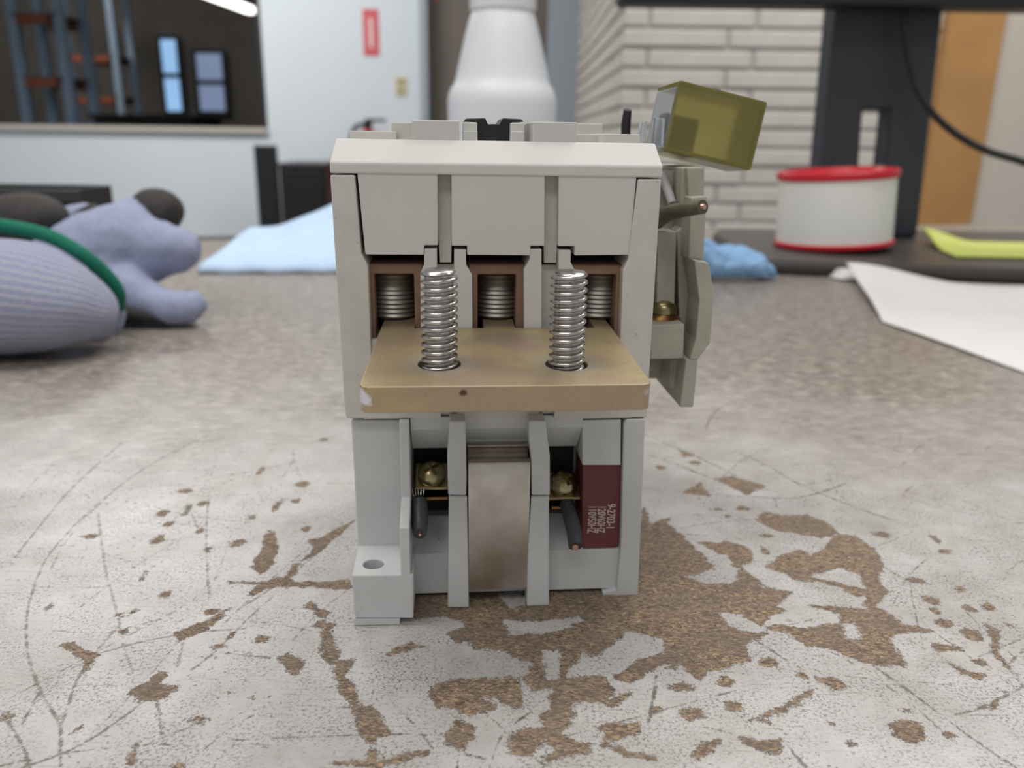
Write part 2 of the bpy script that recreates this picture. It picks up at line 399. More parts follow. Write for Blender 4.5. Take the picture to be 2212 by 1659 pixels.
wh_box(-2.2, 10.3, 1.4, 0.6, 1.12, 'long dark crate under the two bright warehouse windows', (34, 33, 34))
wh_box(-4.35, 5.6, 0.5, 0.5, 1.12, 'brown crate low in the warehouse beside the rack', (78, 62, 44))
la, lb = Vector((-2.6818,7.6184)+(1.25,)), Vector((-2.5815,8.741)+(1.25,))
lm_ = (la+lb)/2; ll = (lb-la).length/2
fl = thing('warehouse_lamp', 'long bright ceiling lamp hanging in the dark warehouse', 'lamp', tuple(lm_), math.atan2(lb.y-la.y, lb.x-la.x))
box('housing', -ll-0.02, ll+0.02, -0.1, 0.1, 0.03, 0.08, M_DARKGREY, fl, 0, scale=1.0)
box('tube', -ll, ll, -0.085, 0.085, 0.0, 0.03, mat('lamp_tube', (1, 0.94, 0.9, 1), 0.5, emit=4.0), fl, 0.01, scale=1.0)
for s_ in (-1, 1): box('hanger', s_*ll*0.8-0.004, s_*ll*0.8+0.004, -0.004, 0.004, 0.08, WZ1-1.25, M_DARKGREY, fl, 0, scale=1.0)
area('warehouse_fill', (-4.5, 7.5, 2.9), (4.0, 1.5), 130, (-4.0, 8.0, 0), (1, 0.93, 0.85))  # unseen fill light, added to brighten the warehouse interior

# ------------------------------------------------------------------ workbench with worn laminate
WEAR = [
 [(29.0,204.1),(34.5,204.3),(39.6,220.1),(40.2,210.5),(46.6,214.6),(44.4,210.6),(47.5,204.6),(48.2,198.2),(51.8,190.9),(52.3,184.6),(48.6,182.1),(49.0,178.6),(54.8,177.6),(58.9,186.0),(61.0,182.4),(61.8,176.6),(68.3,174.5),(62.7,167.9),(64.4,165.9),(59.2,163.7),(56.9,159.7),(53.2,164.6),(47.2,165.4),(51.4,157.7),(57.2,156.9),(51.8,153.1),(50.6,147.0),(44.9,144.4),(42.3,144.3),(38.4,140.3),(37.9,142.6),(34.5,145.8),(30.0,143.3),(24.4,139.2),(21.5,139.9)],
 [(51.0,199.0),(59.2,200.0),(64.3,196.6),(63.5,191.3),(59.2,184.8),(57.0,186.0),(55.4,189.7),(54.1,195.0)],
 [(70.2,212.9),(75.7,219.6),(79.0,216.4),(86.5,217.4),(91.1,210.5),(91.2,205.2),(85.6,202.9),(80.6,204.2),(74.7,207.0)],
 [(65.2,186.2),(69.9,191.5),(77.1,195.7),(79.5,193.0),(84.9,197.2),(91.5,206.0),(95.8,204.6),(97.7,196.2),(96.2,188.3),(91.9,179.7),(92.2,176.3),(86.5,168.5),(88.1,165.4),(89.7,161.5),(95.5,158.8),(89.5,157.7),(82.7,155.7),(83.9,151.2),(82.7,145.3),(76.4,145.9),(71.7,148.3),(68.3,151.7),(64.3,152.5),(62.1,157.0),(56.8,159.3),(62.8,160.8),(68.8,159.1),(75.4,162.1),(76.0,165.1),(70.4,168.6),(76.0,168.2),(83.2,167.4),(85.8,173.9),(83.2,171.6),(80.6,177.1),(76.1,179.9),(72.2,179.2),(69.7,182.7)],
 [(-47.2,165.7),(-46.5,168.1),(-44.1,165.1),(-41.0,162.2),(-41.1,159.3),(-38.8,157.9),(-38.7,153.8),(-36.3,149.9),(-35.1,145.6),(-31.2,145.0),(-32.1,142.0),(-32.4,139.7),(-29.8,135.3),(-28.4,131.6),(-26.2,131.2),(-23.2,127.2),(-21.3,123.4),(-23.4,122.4),(-23.2,118.8),(-21.8,112.1),(-23.0,112.1),(-24.8,120.6),(-27.3,123.7),(-29.3,129.1),(-31.1,133.1),(-33.4,137.4),(-35.4,142.0),(-39.1,146.7),(-39.7,151.1),(-41.3,156.5),(-44.1,156.4),(-41.7,160.0),(-45.0,163.5)],
 [(-15.7,135.6),(-13.5,139.0),(-9.2,139.6),(-4.6,140.0),(0.5,140.4),(2.7,137.1),(2.3,131.7),(0.2,131.2),(-1.9,133.8),(-4.0,133.7),(-1.5,130.6),(-5.5,129.5),(-8.2,129.0),(-10.4,131.0),(-13.2,130.9)],
 [(-26.2,181.0),(-21.1,160.5),(-17.1,161.3),(-13.9,162.1),(-10.5,159.3),(-10.0,157.2),(-13.8,155.1),(-12.4,152.4),(-8.9,151.9),(-7.5,148.7),(-4.1,149.4),(0.5,148.2),(2.0,146.4),(5.0,144.7),(4.5,141.7),(2.7,140.5),(4.8,136.1),(7.6,136.1),(11.7,138.4),(12.3,143.0),(17.5,147.4),(33.2,148.4),(34.9,143.5),(26.6,142.8),(24.4,139.8),(29.1,144.0),(38.8,146.0),(44.2,155.1),(37.0,182.8)],
 [(9.6,139.5),(12.5,140.7),(19.1,140.8),(21.9,137.0),(19.8,134.2),(24.7,136.5),(20.2,131.1),(17.7,133.6),(14.9,133.6),(12.3,132.0),(12.7,128.4),(10.2,124.5),(15.2,121.8),(14.3,119.1),(9.8,118.6),(7.2,116.8),(5.7,117.2),(8.6,119.9),(7.1,123.0),(4.1,118.5),(0.3,119.3),(0.6,124.8),(7.2,125.9),(6.3,128.8),(8.5,130.8),(7.9,134.0)],
 [(-12.1,123.1),(-10.7,125.5),(-9.2,128.0),(-6.1,126.1),(-6.3,123.2),(-7.3,119.6),(-9.9,120.0)],
 [(17.2,126.1),(19.7,127.6),(24.5,127.7),(24.0,124.8),(19.1,122.3)],
 [(16.8,121.4),(17.8,121.9),(22.1,120.1),(27.2,118.0),(27.0,117.2),(23.1,118.0),(19.5,119.6)],
 [(-30.2,116.1),(-26.3,116.6),(-23.4,116.6),(-16.8,118.9),(-14.3,119.0),(-19.0,116.3),(-22.0,115.4)],
 [(-25.2,147.0),(-23.7,150.2),(-20.9,152.2),(-18.3,150.0),(-20.5,148.7),(-23.4,147.7)],
 [(-73.4,134.1),(-71.4,137.1),(-70.6,141.0),(-68.0,139.5),(-69.0,137.2),(-65.0,135.7),(-67.3,132.0),(-70.7,131.2)],
 [(-64.5,182.6),(-64.6,188.9),(-66.7,202.7),(-65.0,202.7),(-61.0,193.0),(-59.4,184.0),(-61.6,179.1)],
 [(-61.5,168.9),(-60.6,175.6),(-55.3,178.1),(-54.5,184.1),(-51.0,193.3),(-53.9,197.3),(-50.6,200.2),(-44.0,209.4),(-49.7,190.7),(-53.2,184.2),(-52.9,171.3),(-55.0,174.6)],
 [(-68.3,175.4),(-61.2,175.6),(-44.6,176.1),(-38.9,177.4),(-38.6,172.8),(-44.0,173.2),(-57.7,174.0)],
 [(-94.9,148.8),(-92.5,149.7),(-85.2,145.6),(-85.4,139.9),(-86.9,143.9)],
 [(-48.5,145.6),(-46.4,147.3),(-41.5,144.1),(-42.3,139.3)],
 [(-73.0,153.8),(-67.9,158.1),(-63.8,163.7),(-65.8,155.3),(-70.4,150.7)],
 [(-65.5,114.8),(-65.8,120.1),(-64.3,115.4)],
 [(92.6,146.7),(96.0,144.3),(98.4,143.2),(96.3,141.2),(93.0,143.5)],
 [(71.8,128.0),(76.2,129.1),(77.0,126.8),(76.6,124.2),(73.8,122.9),(71.0,124.7)],
 [(62.6,141.6),(66.1,141.7),(68.8,138.3),(64.7,137.8)],
 [(45.1,128.5),(48.9,130.6),(54.1,133.5),(61.4,138.1),(54.5,132.1),(48.9,128.9),(49.7,126.9)],
 [(41.2,125.7),(43.9,124.2),(47.1,123.0),(50.4,124.3),(48.0,119.9),(46.0,120.5),(43.2,121.7)],
 [(90.9,132.7),(96.7,135.9),(94.3,132.4)],
 [(32.1,119.0),(35.8,122.1),(38.9,123.8),(36.7,120.3),(33.7,118.5)],
 [(65.9,242.7),(72.0,245.0),(80.2,237.4),(72.8,230.2)],
 [(52.6,230.9),(60.5,239.6),(61.4,229.8)],
 [(108.1,161.2),(110.2,159.3),(105.0,150.8),(104.4,144.9),(105.1,141.0),(103.4,144.9),(103.9,151.2)],
 [(58.7,268.9),(64.3,264.0),(59.2,260.4)],
 [(21.8,120.0),(24.4,119.5),(27.4,118.0),(24.1,118.0)],
]
ISLANDS = [
 [(-1.6,161.0),(6.1,160.1),(15.6,162.5),(17.5,160.7),(12.8,157.8),(6.0,155.2),(0.0,155.1)],
 [(17.5,147.4),(23.4,152.6),(26.7,157.1),(33.8,154.2),(33.3,149.0),(27.2,146.4),(22.1,141.8),(13.3,141.6),(12.3,143.0),(14.7,145.5),(15.4,149.9),(16.6,149.9)],
 [(7.0,149.7),(11.2,149.8),(10.9,144.2),(9.6,139.5),(7.7,139.5),(7.2,145.3)],
 [(-3.1,171.6),(2.9,173.3),(4.6,170.2),(4.1,166.3),(-0.0,165.4)],
 [(52.1,194.9),(57.3,192.4),(57.3,187.3),(52.2,187.1)],
 [(44.0,180.8),(50.4,184.6),(57.3,184.8),(56.4,178.8),(49.4,177.4)],
 [(74.9,181.6),(84.2,186.7),(88.4,183.2),(87.1,176.1),(81.8,178.9)],
 [(58.9,162.7),(63.2,165.8),(69.7,168.1),(73.6,163.1),(68.8,159.1),(62.4,159.9)],
 [(75.6,161.2),(78.8,162.2),(77.2,155.5),(73.6,154.5)],
]
SPOTS = [(-112.8,197.7,2.0,1.1),(-94.3,196.8,1.5,2.7),(-80.8,169.5,1.3,1.6),(-90.5,218.7,1.6,2.0),(-99.7,212.3,1.7,1.8),(-94.8,205.5,1.3,1.2),(-81.0,243.6,1.0,2.4),(-65.1,233.8,2.3,2.6),(-61.5,149.1,1.3,0.8),(-53.1,152.4,1.6,1.3),(-78.1,123.7,0.9,1.2),(-57.1,126.7,1.2,0.8),(-84.2,154.4,0.8,0.7),(-105.1,163.6,0.7,1.2),(-93.0,126.7,0.9,0.8),(-73.4,210.0,0.9,2.1),(-67.1,273.3,1.1,1.5),(-72.3,195.1,2.3,1.9),(-60.2,153.2,0.8,1.1),(-67.9,162.5,1.0,0.8),(-63.5,221.8,1.4,1.5),(-56.2,203.7,0.9,1.1),(-85.0,202.1,0.9,1.7),(-79.0,191.8,0.8,1.3),(-93.3,215.8,0.8,2.6),(-68.4,218.2,0.8,2.9),(-99.0,227.6,2.1,1.5),(-89.8,178.3,0.6,2.9),(-88.1,161.0,1.0,1.1),(-85.4,161.9,0.7,0.8),(-56.5,115.0,0.9,0.6)] + \
 [(102.8,205.1,2.4,1.4),(117.1,203.1,1.0,2.3),(116.0,196.1,1.6,1.1),(101.1,180.5,2.5,1.4),(100.4,171.5,2.0,1.9),(108.1,168.0,1.3,1.6),(112.8,168.6,1.5,1.8),(98.9,161.7,1.7,1.7),(102.8,157.5,2.3,2.3),(95.0,152.3,3.1,1.6),(99.2,167.3,1.0,1.3),(99.6,147.3,1.1,1.0),(76.7,132.2,0.8,0.7),(62.3,123.0,0.9,0.7),(35.0,130.0,2.1,1.7),(43.7,139.6,1.4,1.4),(60.0,142.7,1.1,1.2),(54.5,146.3,1.8,1.7),(34.7,137.9,2.0,1.1),(43.4,132.9,1.7,1.4),(67.9,195.4,1.0,1.4),(71.0,203.6,1.3,0.7),(50.0,251.4,1.5,1.7),(63.2,215.9,1.0,1.0),(61.3,219.9,1.5,1.0),(110.1,176.7,1.1,0.9),(113.6,161.6,1.0,0.7),(23.1,126.0,1.2,1.9),(28.3,131.4,0.6,0.7),(81.2,125.2,0.7,0.3),(60.7,127.8,0.7,0.5),(62.0,256.1,2.0,1.5),(68.8,221.0,2.2,1.5)]
HAIRS = []
SCR = [
 [(49.3,284.3),(62.4,263.9),(72.6,247.0)], [(46.1,263.3),(52.2,259.0),(58.9,250.6),(65.7,241.8)],
 [(78.8,268.0),(86.6,253.8),(89.9,243.6),(97.1,230.6)], [(97.1,230.6),(103.5,222.1),(110.9,214.2)],
 [(75.5,229.0),(89.1,229.4),(106.9,240.3)], [(75.9,145.9),(81.1,134.5),(85.2,124.4),(89.1,117.2)],
 [(95.6,188.3),(99.2,181.1),(104.3,178.9)], [(94.7,329.7),(110.6,307.9),(126.5,286.1),(137.1,269.1)],
 [(73.2,289.3),(78.3,303.6),(85.2,316.1),(93.4,324.6)], [(53.4,155.0),(58.4,147.2)],
 [(30.2,141.7),(26.5,127.8)], [(50.5,122.4),(52.0,116.5)], [(104.2,149.9),(103.6,139.4)],
 [(36.4,126.6),(41.4,124.8)], [(61.5,230.3),(75.5,229.0)], [(85.5,131.0),(91.2,132.9),(103.2,139.4)],
 [(-74.9,111.8),(-78.1,117.5),(-82.3,124.9),(-90.4,133.7),(-98.4,143.6),(-104.9,153.9),(-110.9,165.6),(-116.8,181.2),(-119.4,194.0),(-120.8,216.6),(-118.6,246.3),(-109.6,276.6)],
 [(-126.3,185.9),(-130.3,206.7),(-134.2,230.1),(-136.7,268.1)], [(-90.1,222.6),(-82.8,200.7),(-71.0,169.8)],
 [(-117.7,211.8),(-100.5,180.4),(-90.3,164.0),(-83.0,151.7)], [(-82.7,114.0),(-75.3,120.0),(-69.2,132.0)],
 [(-81.8,124.9),(-85.9,139.9),(-86.1,156.2)], [(-85.1,146.4),(-77.4,151.0),(-68.1,154.3),(-57.9,156.0)],
 [(-69.5,150.3),(-67.4,141.9)], [(-44.0,209.4),(-53.5,180.5),(-62.3,162.7)], [(-90.8,133.7),(-89.0,124.7)],
 [(-64.2,141.2),(-61.5,147.8),(-58.8,158.8),(-55.7,169.1)], [(-82.2,150.0),(-75.6,140.1)], [(-67.0,131.3),(-61.0,120.2)],
 [(-95.4,128.6),(-86.1,119.7),(-81.5,114.0)], [(-59.2,147.0),(-49.5,145.6)], [(-95.3,219.1),(-89.5,209.5),(-85.4,202.1)],
 [(-31.9,130.5),(-29.9,130.6)], [(29.7,138.8),(26.5,127.7)], [(-8.6,118.7),(-8.5,115.4)],
 [(1.3,126.7),(4.7,130.3)], [(-7.3,118.7),(-3.8,117.7)],
]
for k_ in range(110):   # random hairline scratches
    x_, y_, a_, l_ = rng.uniform(-160, 170), rng.uniform(110, 270), rng.uniform(0, math.pi), rng.uniform(8, 45)
    b_ = rng.uniform(-0.25, 0.25)
    HAIR_ = [(x_+t_*l_*math.cos(a_+b_*t_), y_+t_*l_*math.sin(a_+b_*t_)) for t_ in (0, 0.33, 0.66, 1)]
    HAIRS.append(HAIR_)
def poly_sd(px, py, poly):
    """signed distance (mm), negative inside"""
    P_ = np.array(poly, dtype=np.float64); Q = np.roll(P_, -1, axis=0)
    d2 = np.full(px.shape, 1e9); inside = np.zeros(px.shape, bool)
    for (ax, ay), (bx, by) in zip(P_, Q):
        ex, ey = bx-ax, by-ay; t = np.clip(((px-ax)*ex+(py-ay)*ey)/(ex*ex+ey*ey+1e-9), 0, 1)
        d2 = np.minimum(d2, (px-ax-t*ex)**2+(py-ay-t*ey)**2)
        cond = ((ay > py) != (by > py))
        with np.errstate(divide='ignore', invalid='ignore'): xi = ax+(py-ay)*ex/(ey if ey != 0 else 1e-9)
        inside ^= cond & (px < xi)
    d = np.sqrt(d2); return np.where(inside, -d, d)
def make_bench_top():
    fine = 0.5
    xs = np.concatenate([np.linspace(-1000, -215, 22)[:-1], np.arange(-215, 225, fine), np.linspace(225, 1400, 30)])
    yf = np.arange(100, 335, fine)
    nf = len(yf); nb, nc = 16, 24
    ny = nb + nf + nc
    X = np.repeat(xs[None, :], ny, 0); Y = np.empty_like(X)
    for j in range(nb): Y[j] = -420 + (100+420)*j/nb
    Y[nb:nb+nf] = yf[:, None]
    yback = 881 + (xs+303)*0.272
    for j in range(nc):
        t = (j+1)/nc; Y[nb+nf+j] = yf[-1] + (yback-yf[-1])*t
    wear = np.full(X.shape, -3.0); scr = np.zeros(X.shape)
    sub = (slice(nb, nb+nf), slice(21, 21+len(np.arange(-215, 225, fine))))
    gx, gy = X[sub], Y[sub]; w = wear[sub]; s = scr[sub]
    def window(pts, mrg):
        a = np.array(pts); x0, y0 = a.min(0)-mrg; x1, y1 = a.max(0)+mrg
        i0, i1 = np.searchsorted(gx[0], [x0, x1]); j0, j1 = np.searchsorted(gy[:, 0], [y0, y1])
        return slice(j0, j1), slice(i0, i1)
    for p in WEAR:
        k = window(p, 3.2)
        if w[k].size: w[k] = np.maximum(w[k], np.clip(-poly_sd(gx[k], gy[k], p), -3, 3))
    for p in ISLANDS:
        k = window(p, 3.2)
        if w[k].size: w[k] = np.minimum(w[k], np.clip(poly_sd(gx[k], gy[k], p), -3, 3))
    for cx, cy, rx, ry in SPOTS:
        rx, ry = max(rx, 0.6), max(ry, 0.6)
        k = window([(cx-rx, cy-ry), (cx+rx, cy+ry)], 3.2)
        if w[k].size:
            q = np.sqrt(((gx[k]-cx)/rx)**2+((gy[k]-cy)/ry)**2)
            w[k] = np.maximum(w[k], np.clip((1-q)*min(rx, ry), -3, 3))
    for line, wd, am in [(l, 0.8, 1.0) for l in SCR] + [(l, 0.6, 0.85) for l in HAIRS]:
        L_ = catmull([(a, b, 0) for a, b in line], 4)
        for a, b in zip(L_[:-1], L_[1:]):
            k = window([a[:2], b[:2]], 1.6)
            if not s[k].size: continue
            ex, ey = b.x-a.x, b.y-a.y; t = np.clip(((gx[k]-a.x)*ex+(gy[k]-a.y)*ey)/(ex*ex+ey*ey+1e-9), 0, 1)
            d = np.sqrt((gx[k]-a.x-t*ex)**2+(gy[k]-a.y-t*ey)**2)
            s[k] = np.maximum(s[k], np.clip(1-d/wd, 0, 1)*am)
    nx = len(xs); co = np.stack([X, Y, np.zeros_like(X)], -1).reshape(-1, 3)*0.001
    idx = np.arange(nx*ny).reshape(ny, nx)
    q = np.stack([idx[:-1, :-1], idx[:-1, 1:], idx[1:, 1:], idx[1:, :-1]], -1).reshape(-1, 4)
    me = bpy.data.meshes.new('bench_top')
    me.vertices.add(len(co)); me.vertices.foreach_set('co', co.astype(np.float32).ravel())
    me.loops.add(q.size); me.loops.foreach_set('vertex_index', q.astype(np.int32).ravel())
    me.polygons.add(len(q)); me.polygons.foreach_set('loop_start', np.arange(0, q.size, 4, dtype=np.int32))
    me.update(calc_edges=True); me.validate()
    for nm, arr in (('wear', wear), ('scratch', scr)):
        at = me.attributes.new(nm, 'FLOAT', 'POINT'); at.data.foreach_set('value', arr.astype(np.float32).ravel())
    return me
def bench_material():
    mt = bpy.data.materials.new('worn_laminate'); mt.use_nodes = True
    nt = mt.node_tree; N = nt.nodes.new; K = nt.links.new; b = nt.nodes['Principled BSDF']
    tc = N('ShaderNodeTexCoord')
    def noise(scale, detail=4, rough=0.6, dist=0.0, vec=None):
        n = N('ShaderNodeTexNoise'); n.inputs['Scale'].default_value = scale; n.inputs['Detail'].default_value = detail
        n.inputs['Roughness'].default_value = rough; n.inputs['Distortion'].default_value = dist
        K(vec or tc.outputs['Object'], n.inputs['Vector']); return n.outputs['Fac']
    def mathn(op, a, bb, clamp=False):
        n = N('ShaderNodeMath'); n.operation = op; n.use_clamp = clamp
        for i, v in enumerate((a, bb)):
            if v is None: continue
            if isinstance(v, (int, float)): n.inputs[i].default_value = v
            else: K(v, n.inputs[i])
        return n.outputs[0]
    def ramp(f, stops):
        n = N('ShaderNodeValToRGB'); e = n.color_ramp.elements
        e[0].position, e[0].color = stops[0]; e[1].position, e[1].color = stops[-1]
        for p, c in stops[1:-1]: x = e.new(p); x.color = c
        K(f, n.inputs['Fac']); return n.outputs['Color']
    def mix(f, a, c):
        n = N('ShaderNodeMix'); n.data_type = 'RGBA'
        for nm, v in (('Factor', f), ('A', a), ('B', c)):
            if isinstance(v, tuple): n.inputs[nm].default_value = v
            else: K(v, n.inputs[nm])
        return n.outputs['Result']
    g = lambda v: (v, v, v, 1)
    wa = N('ShaderNodeAttribute'); wa.attribute_name = 'wear'; sa = N('ShaderNodeAttribute'); sa.attribute_name = 'scratch'
    # chipped edge: distance field + small noise
    edge = mathn('MULTIPLY', mathn('SUBTRACT', noise(330, 6, 0.72), 0.5), 4.6)
    edge2 = mathn('MULTIPLY', mathn('SUBTRACT', noise(1700, 3, 0.7), 0.5), 2.6)
    edge3 = mathn('MULTIPLY', mathn('SUBTRACT', noise(130, 3, 0.6), 0.5), 3.0)
    wv = mathn('ADD', mathn('ADD', wa.outputs['Fac'], edge3), mathn('ADD', edge, edge2))
    chip = mathn('MULTIPLY_ADD', wv, 2.2, True); nt.nodes[-1].inputs[2].default_value = 0.5
    # small random pits
    pit = ramp(noise(620, 4, 0.72), [(0.61, g(0)), (0.66, g(1))])
    pitm = ramp(noise(28, 3, 0.6), [(0.45, g(0.0)), (0.62, g(0.9))])
    pits = N('ShaderNodeMix'); pits.data_type = 'RGBA'; pits.blend_type = 'MULTIPLY'; pits.inputs['Factor'].default_value = 1
    K(pit, pits.inputs['A']); K(pitm, pits.inputs['B'])
    # laminate colour: pale, with brown-grey soiling that grows away from the worker
    sep = N('ShaderNodeSeparateXYZ'); K(tc.outputs['Object'], sep.inputs[0])
    fary = N('ShaderNodeMapRange'); fary.interpolation_type = 'SMOOTHSTEP'
    fary.inputs['From Min'].default_value = 0.20; fary.inputs['From Max'].default_value = 0.40
    wob = mathn('ADD', sep.outputs['Y'], mathn('MULTIPLY', mathn('SUBTRACT', noise(9, 3), 0.5), 0.22)); K(wob, fary.inputs['Value'])
    mp = N('ShaderNodeMapping'); mp.inputs['Scale'].default_value = (1, 2.2, 1); K(tc.outputs['Object'], mp.inputs['Vector'])
    grain = noise(130, 6, 0.7, 0.4, mp.outputs['Vector'])
    pale = ramp(noise(40, 6, 0.7), [(0.3, srgb(166, 160, 154)), (0.55, srgb(190, 185, 181)), (0.75, srgb(203, 200, 197))])
    soil = ramp(grain, [(0.36, srgb(106, 95, 85)), (0.5, srgb(138, 127, 116)), (0.64, srgb(184, 175, 164))])
    lam = mix(mathn('MULTIPLY', fary.outputs['Result'], 0.92), pale, soil)
    fines = ramp(noise(1500, 5, 0.78), [(0.50, g(0)), (0.60, g(0.95))])
    finem = ramp(noise(70, 5, 0.65), [(0.38, g(0.15)), (0.6, g(1))])
    fm = N('ShaderNodeMix'); fm.data_type = 'RGBA'; fm.blend_type = 'MULTIPLY'; fm.inputs['Factor'].default_value = 1
    K(fines, fm.inputs['A']); K(finem, fm.inputs['B'])
    lam = mix(fm.outputs['Result'], lam, srgb(104, 98, 94))
    # hairline scuffs in two directions
    for ang, sc, am in ((0.5, 14, 0.45), (-0.7, 17, 0.45), (1.5, 12, 0.35), (0.1, 22, 0.4)):
        m2 = N('ShaderNodeMapping'); m2.inputs['Rotation'].default_value = (0, 0, ang); m2.inputs['Scale'].default_value = (sc*3, sc*75, 1)
        K(tc.outputs['Object'], m2.inputs['Vector'])
        h = ramp(noise(1.0, 3, 0.6, 0.6, m2.outputs['Vector']), [(0.66, g(0)), (0.73, g(am))])
        lam = mix(h, lam, srgb(120, 112, 106))
    sb = mathn('ADD', sa.outputs['Fac'], mathn('MULTIPLY', mathn('SUBTRACT', noise(380, 4, 0.75), 0.5), 2.2))
    sm = ramp(sb, [(0.48, g(0)), (0.9, g(0.9))])
    lam = mix(sm, lam, srgb(96, 86, 78))
    # bare particle board
    mb = N('ShaderNodeMapping'); mb.inputs['Rotation'].default_value = (0, 0, 0.3); mb.inputs['Scale'].default_value = (1, 1.9, 1); K(tc.outputs['Object'], mb.inputs['Vector'])
    vo = N('ShaderNodeTexVoronoi'); vo.inputs['Scale'].default_value = 1500; K(mb.outputs['Vector'], vo.inputs['Vector'])
    vs2 = N('ShaderNodeSeparateColor'); K(vo.outputs['Color'], vs2.inputs[0])
    board = ramp(mathn('ADD', mathn('MULTIPLY', vs2.outputs[0], 0.42), mathn('MULTIPLY', noise(420, 6, 0.8, 0.5, mb.outputs['Vector']), 0.66)),
                 [(0.25, srgb(78, 64, 54)), (0.45, srgb(116, 98, 82)), (0.6, srgb(138, 120, 102)), (0.75, srgb(172, 146, 112)), (0.86, srgb(206, 176, 132))])
    grime = ramp(noise(60, 4, 0.6), [(0.4, g(0)), (0.65, g(0.55))])
    board = mix(grime, board, srgb(112, 100, 90))
    tot = mathn('MAXIMUM', chip, pits.outputs['Result'])
    K(mix(tot, lam, board), b.inputs['Base Color'])
    rr = N('ShaderNodeMapRange'); K(tot, rr.inputs['Value']); rr.inputs['To Min'].default_value = 0.36; rr.inputs['To Max'].default_value = 0.85
    K(rr.outputs['Result'], b.inputs['Roughness'])
    hh = mathn('SUBTRACT', mathn('MULTIPLY', noise(900, 4, 0.7), tot), mathn('MULTIPLY', tot, 1.4))
    bp = N('ShaderNodeBump'); bp.inputs['Strength'].default_value = 0.55; bp.inputs['Distance'].default_value = 0.0006; K(hh, bp.inputs['Height'])
    K(bp.outputs['Normal'], b.inputs['Normal'])
    return mt
bench = thing('workbench', 'long workbench with a scratched and chipped pale laminate top', 'table', (0, 0, FLZ))
bt = link('bench_top', make_bench_top(), bench_material(), bench); bt.location = (0, 0, -FLZ)
yb = lambda x: 0.881 + (x+0.303)*0.272
prism('core_board', [(-0.999, -0.419), (1.399, -0.419), (1.399, yb(1.4)-0.001), (-0.999, yb(-1.0)-0.001)], -FLZ-0.032, -FLZ-0.0008, mat('particle_core', srgb(132, 108, 82), 0.8, var=0.3, scale=200), bench, 0, 'z', 1.0)
for x, y in ((-0.93, -0.35), (1.33, -0.35), (-0.93, 0.60), (1.33, 1.22)):
    box('leg', x-0.03, x+0.03, y-0.03, y+0.03, 0, -FLZ-0.032, M_DARKGREY, bench, 0.003, scale=1.0)
# dark back lip on the left part of the bench
prism('back_lip', [(-0.60, yb(-0.60)-0.035), (-0.235, yb(-0.235)-0.035), (-0.235, yb(-0.235)), (-0.60, yb(-0.60))], -FLZ-0.0005, -FLZ+0.0004, M_BLACK, bench, 0, 'z', 1.0)

# ------------------------------------------------------------------ the contactor (local millimetres: x right, y back, z up)
ct = thing('electrical_contactor', 'beige plastic electrical contactor with bridging plate and two threaded studs', 'contactor', (-0.0033, 0.170, 0.0), math.radians(4.5))
def cpr(name, pts, a, b, mt=M_PL, bev=0.25, parent=ct): return prism(name, pts, a, b, mt, parent, bev)
def cbx(name, x0, x1, y0, y1, z0, z1, mt=M_PL, bev=0.25, parent=ct): return box(name, x0, x1, y0, y1, z0, z1, mt, parent, bev)
# --- top cover with front chamfer
hull('top_cover', [(x, y, z) for x, y, z in (
    (-33.7, 0.1, 96.95), (33.7, 0.1, 96.75), (-33.65, 0.1, 99.05), (33.7, 0.1, 99.0),
    (-33.0, 5.7, 103.55), (33.2, 5.7, 103.45), (-33.0, 66, 103.55), (33.2, 66, 103.45),
    (-33.7, 70, 99.0), (33.7, 70, 99.0), (-33.7, 70, 96.9), (33.7, 70, 96.9))], M_PL2, ct, 0.35)
# --- three cover panels with tongues between
cov = cpr('cover_panel', [(-28.37,97.53),(-12.31,97.7),(-12.41,82.69),(-15.27,82.68),(-15.31,80.68),(-27.36,80.74)], 0.5, 10, M_PL2, 0.2)
cpr('cover_panel', [(-9.52,97.73),(9.45,97.84),(9.73,82.69),(6.82,82.67),(6.86,80.65),(-6.4,80.71),(-6.39,82.62),(-9.55,82.61)], 0.5, 10, M_PL2, 0.2)
cpr('cover_panel', [(12.29,97.88),(28.47,97.68),(27.87,80.82),(16.14,80.68),(16.07,82.62),(12.66,82.6)], 0.5, 10, M_PL2, 0.2)
cpr('cover_slot', [(-12.82,97.77),(-9.04,97.81),(-9.67,78.72),(-12.21,78.71)], 3.5, 9.5, M_PL, 0.15)
cpr('cover_slot', [(9.3,98.01),(13.16,98.05),(12.76,78.68),(10.07,78.67)], 3.5, 9.5, M_PL, 0.15)
cbx('arc_chamber', -31, 31, 14, 68, 46, 97, M_SHADE, 0)
# --- side walls
wl_ = cpr('side_wall', [(-33.64,96.6),(-28.81,96.65),(-28.05,80.99),(-26.83,78.33),(-26.8,66.22),(-26.97,45.18),(-32.75,45.25),(-33.03,47.8)], 0, 70, M_PL, 0.3)
cpr('side_wall', [(28.72,96.41),(33.55,96.46),(33.67,44.63),(26.84,44.72),(26.71,67.07),(26.55,77.56),(27.52,79.81)], 0, 70, M_PL, 0.3)
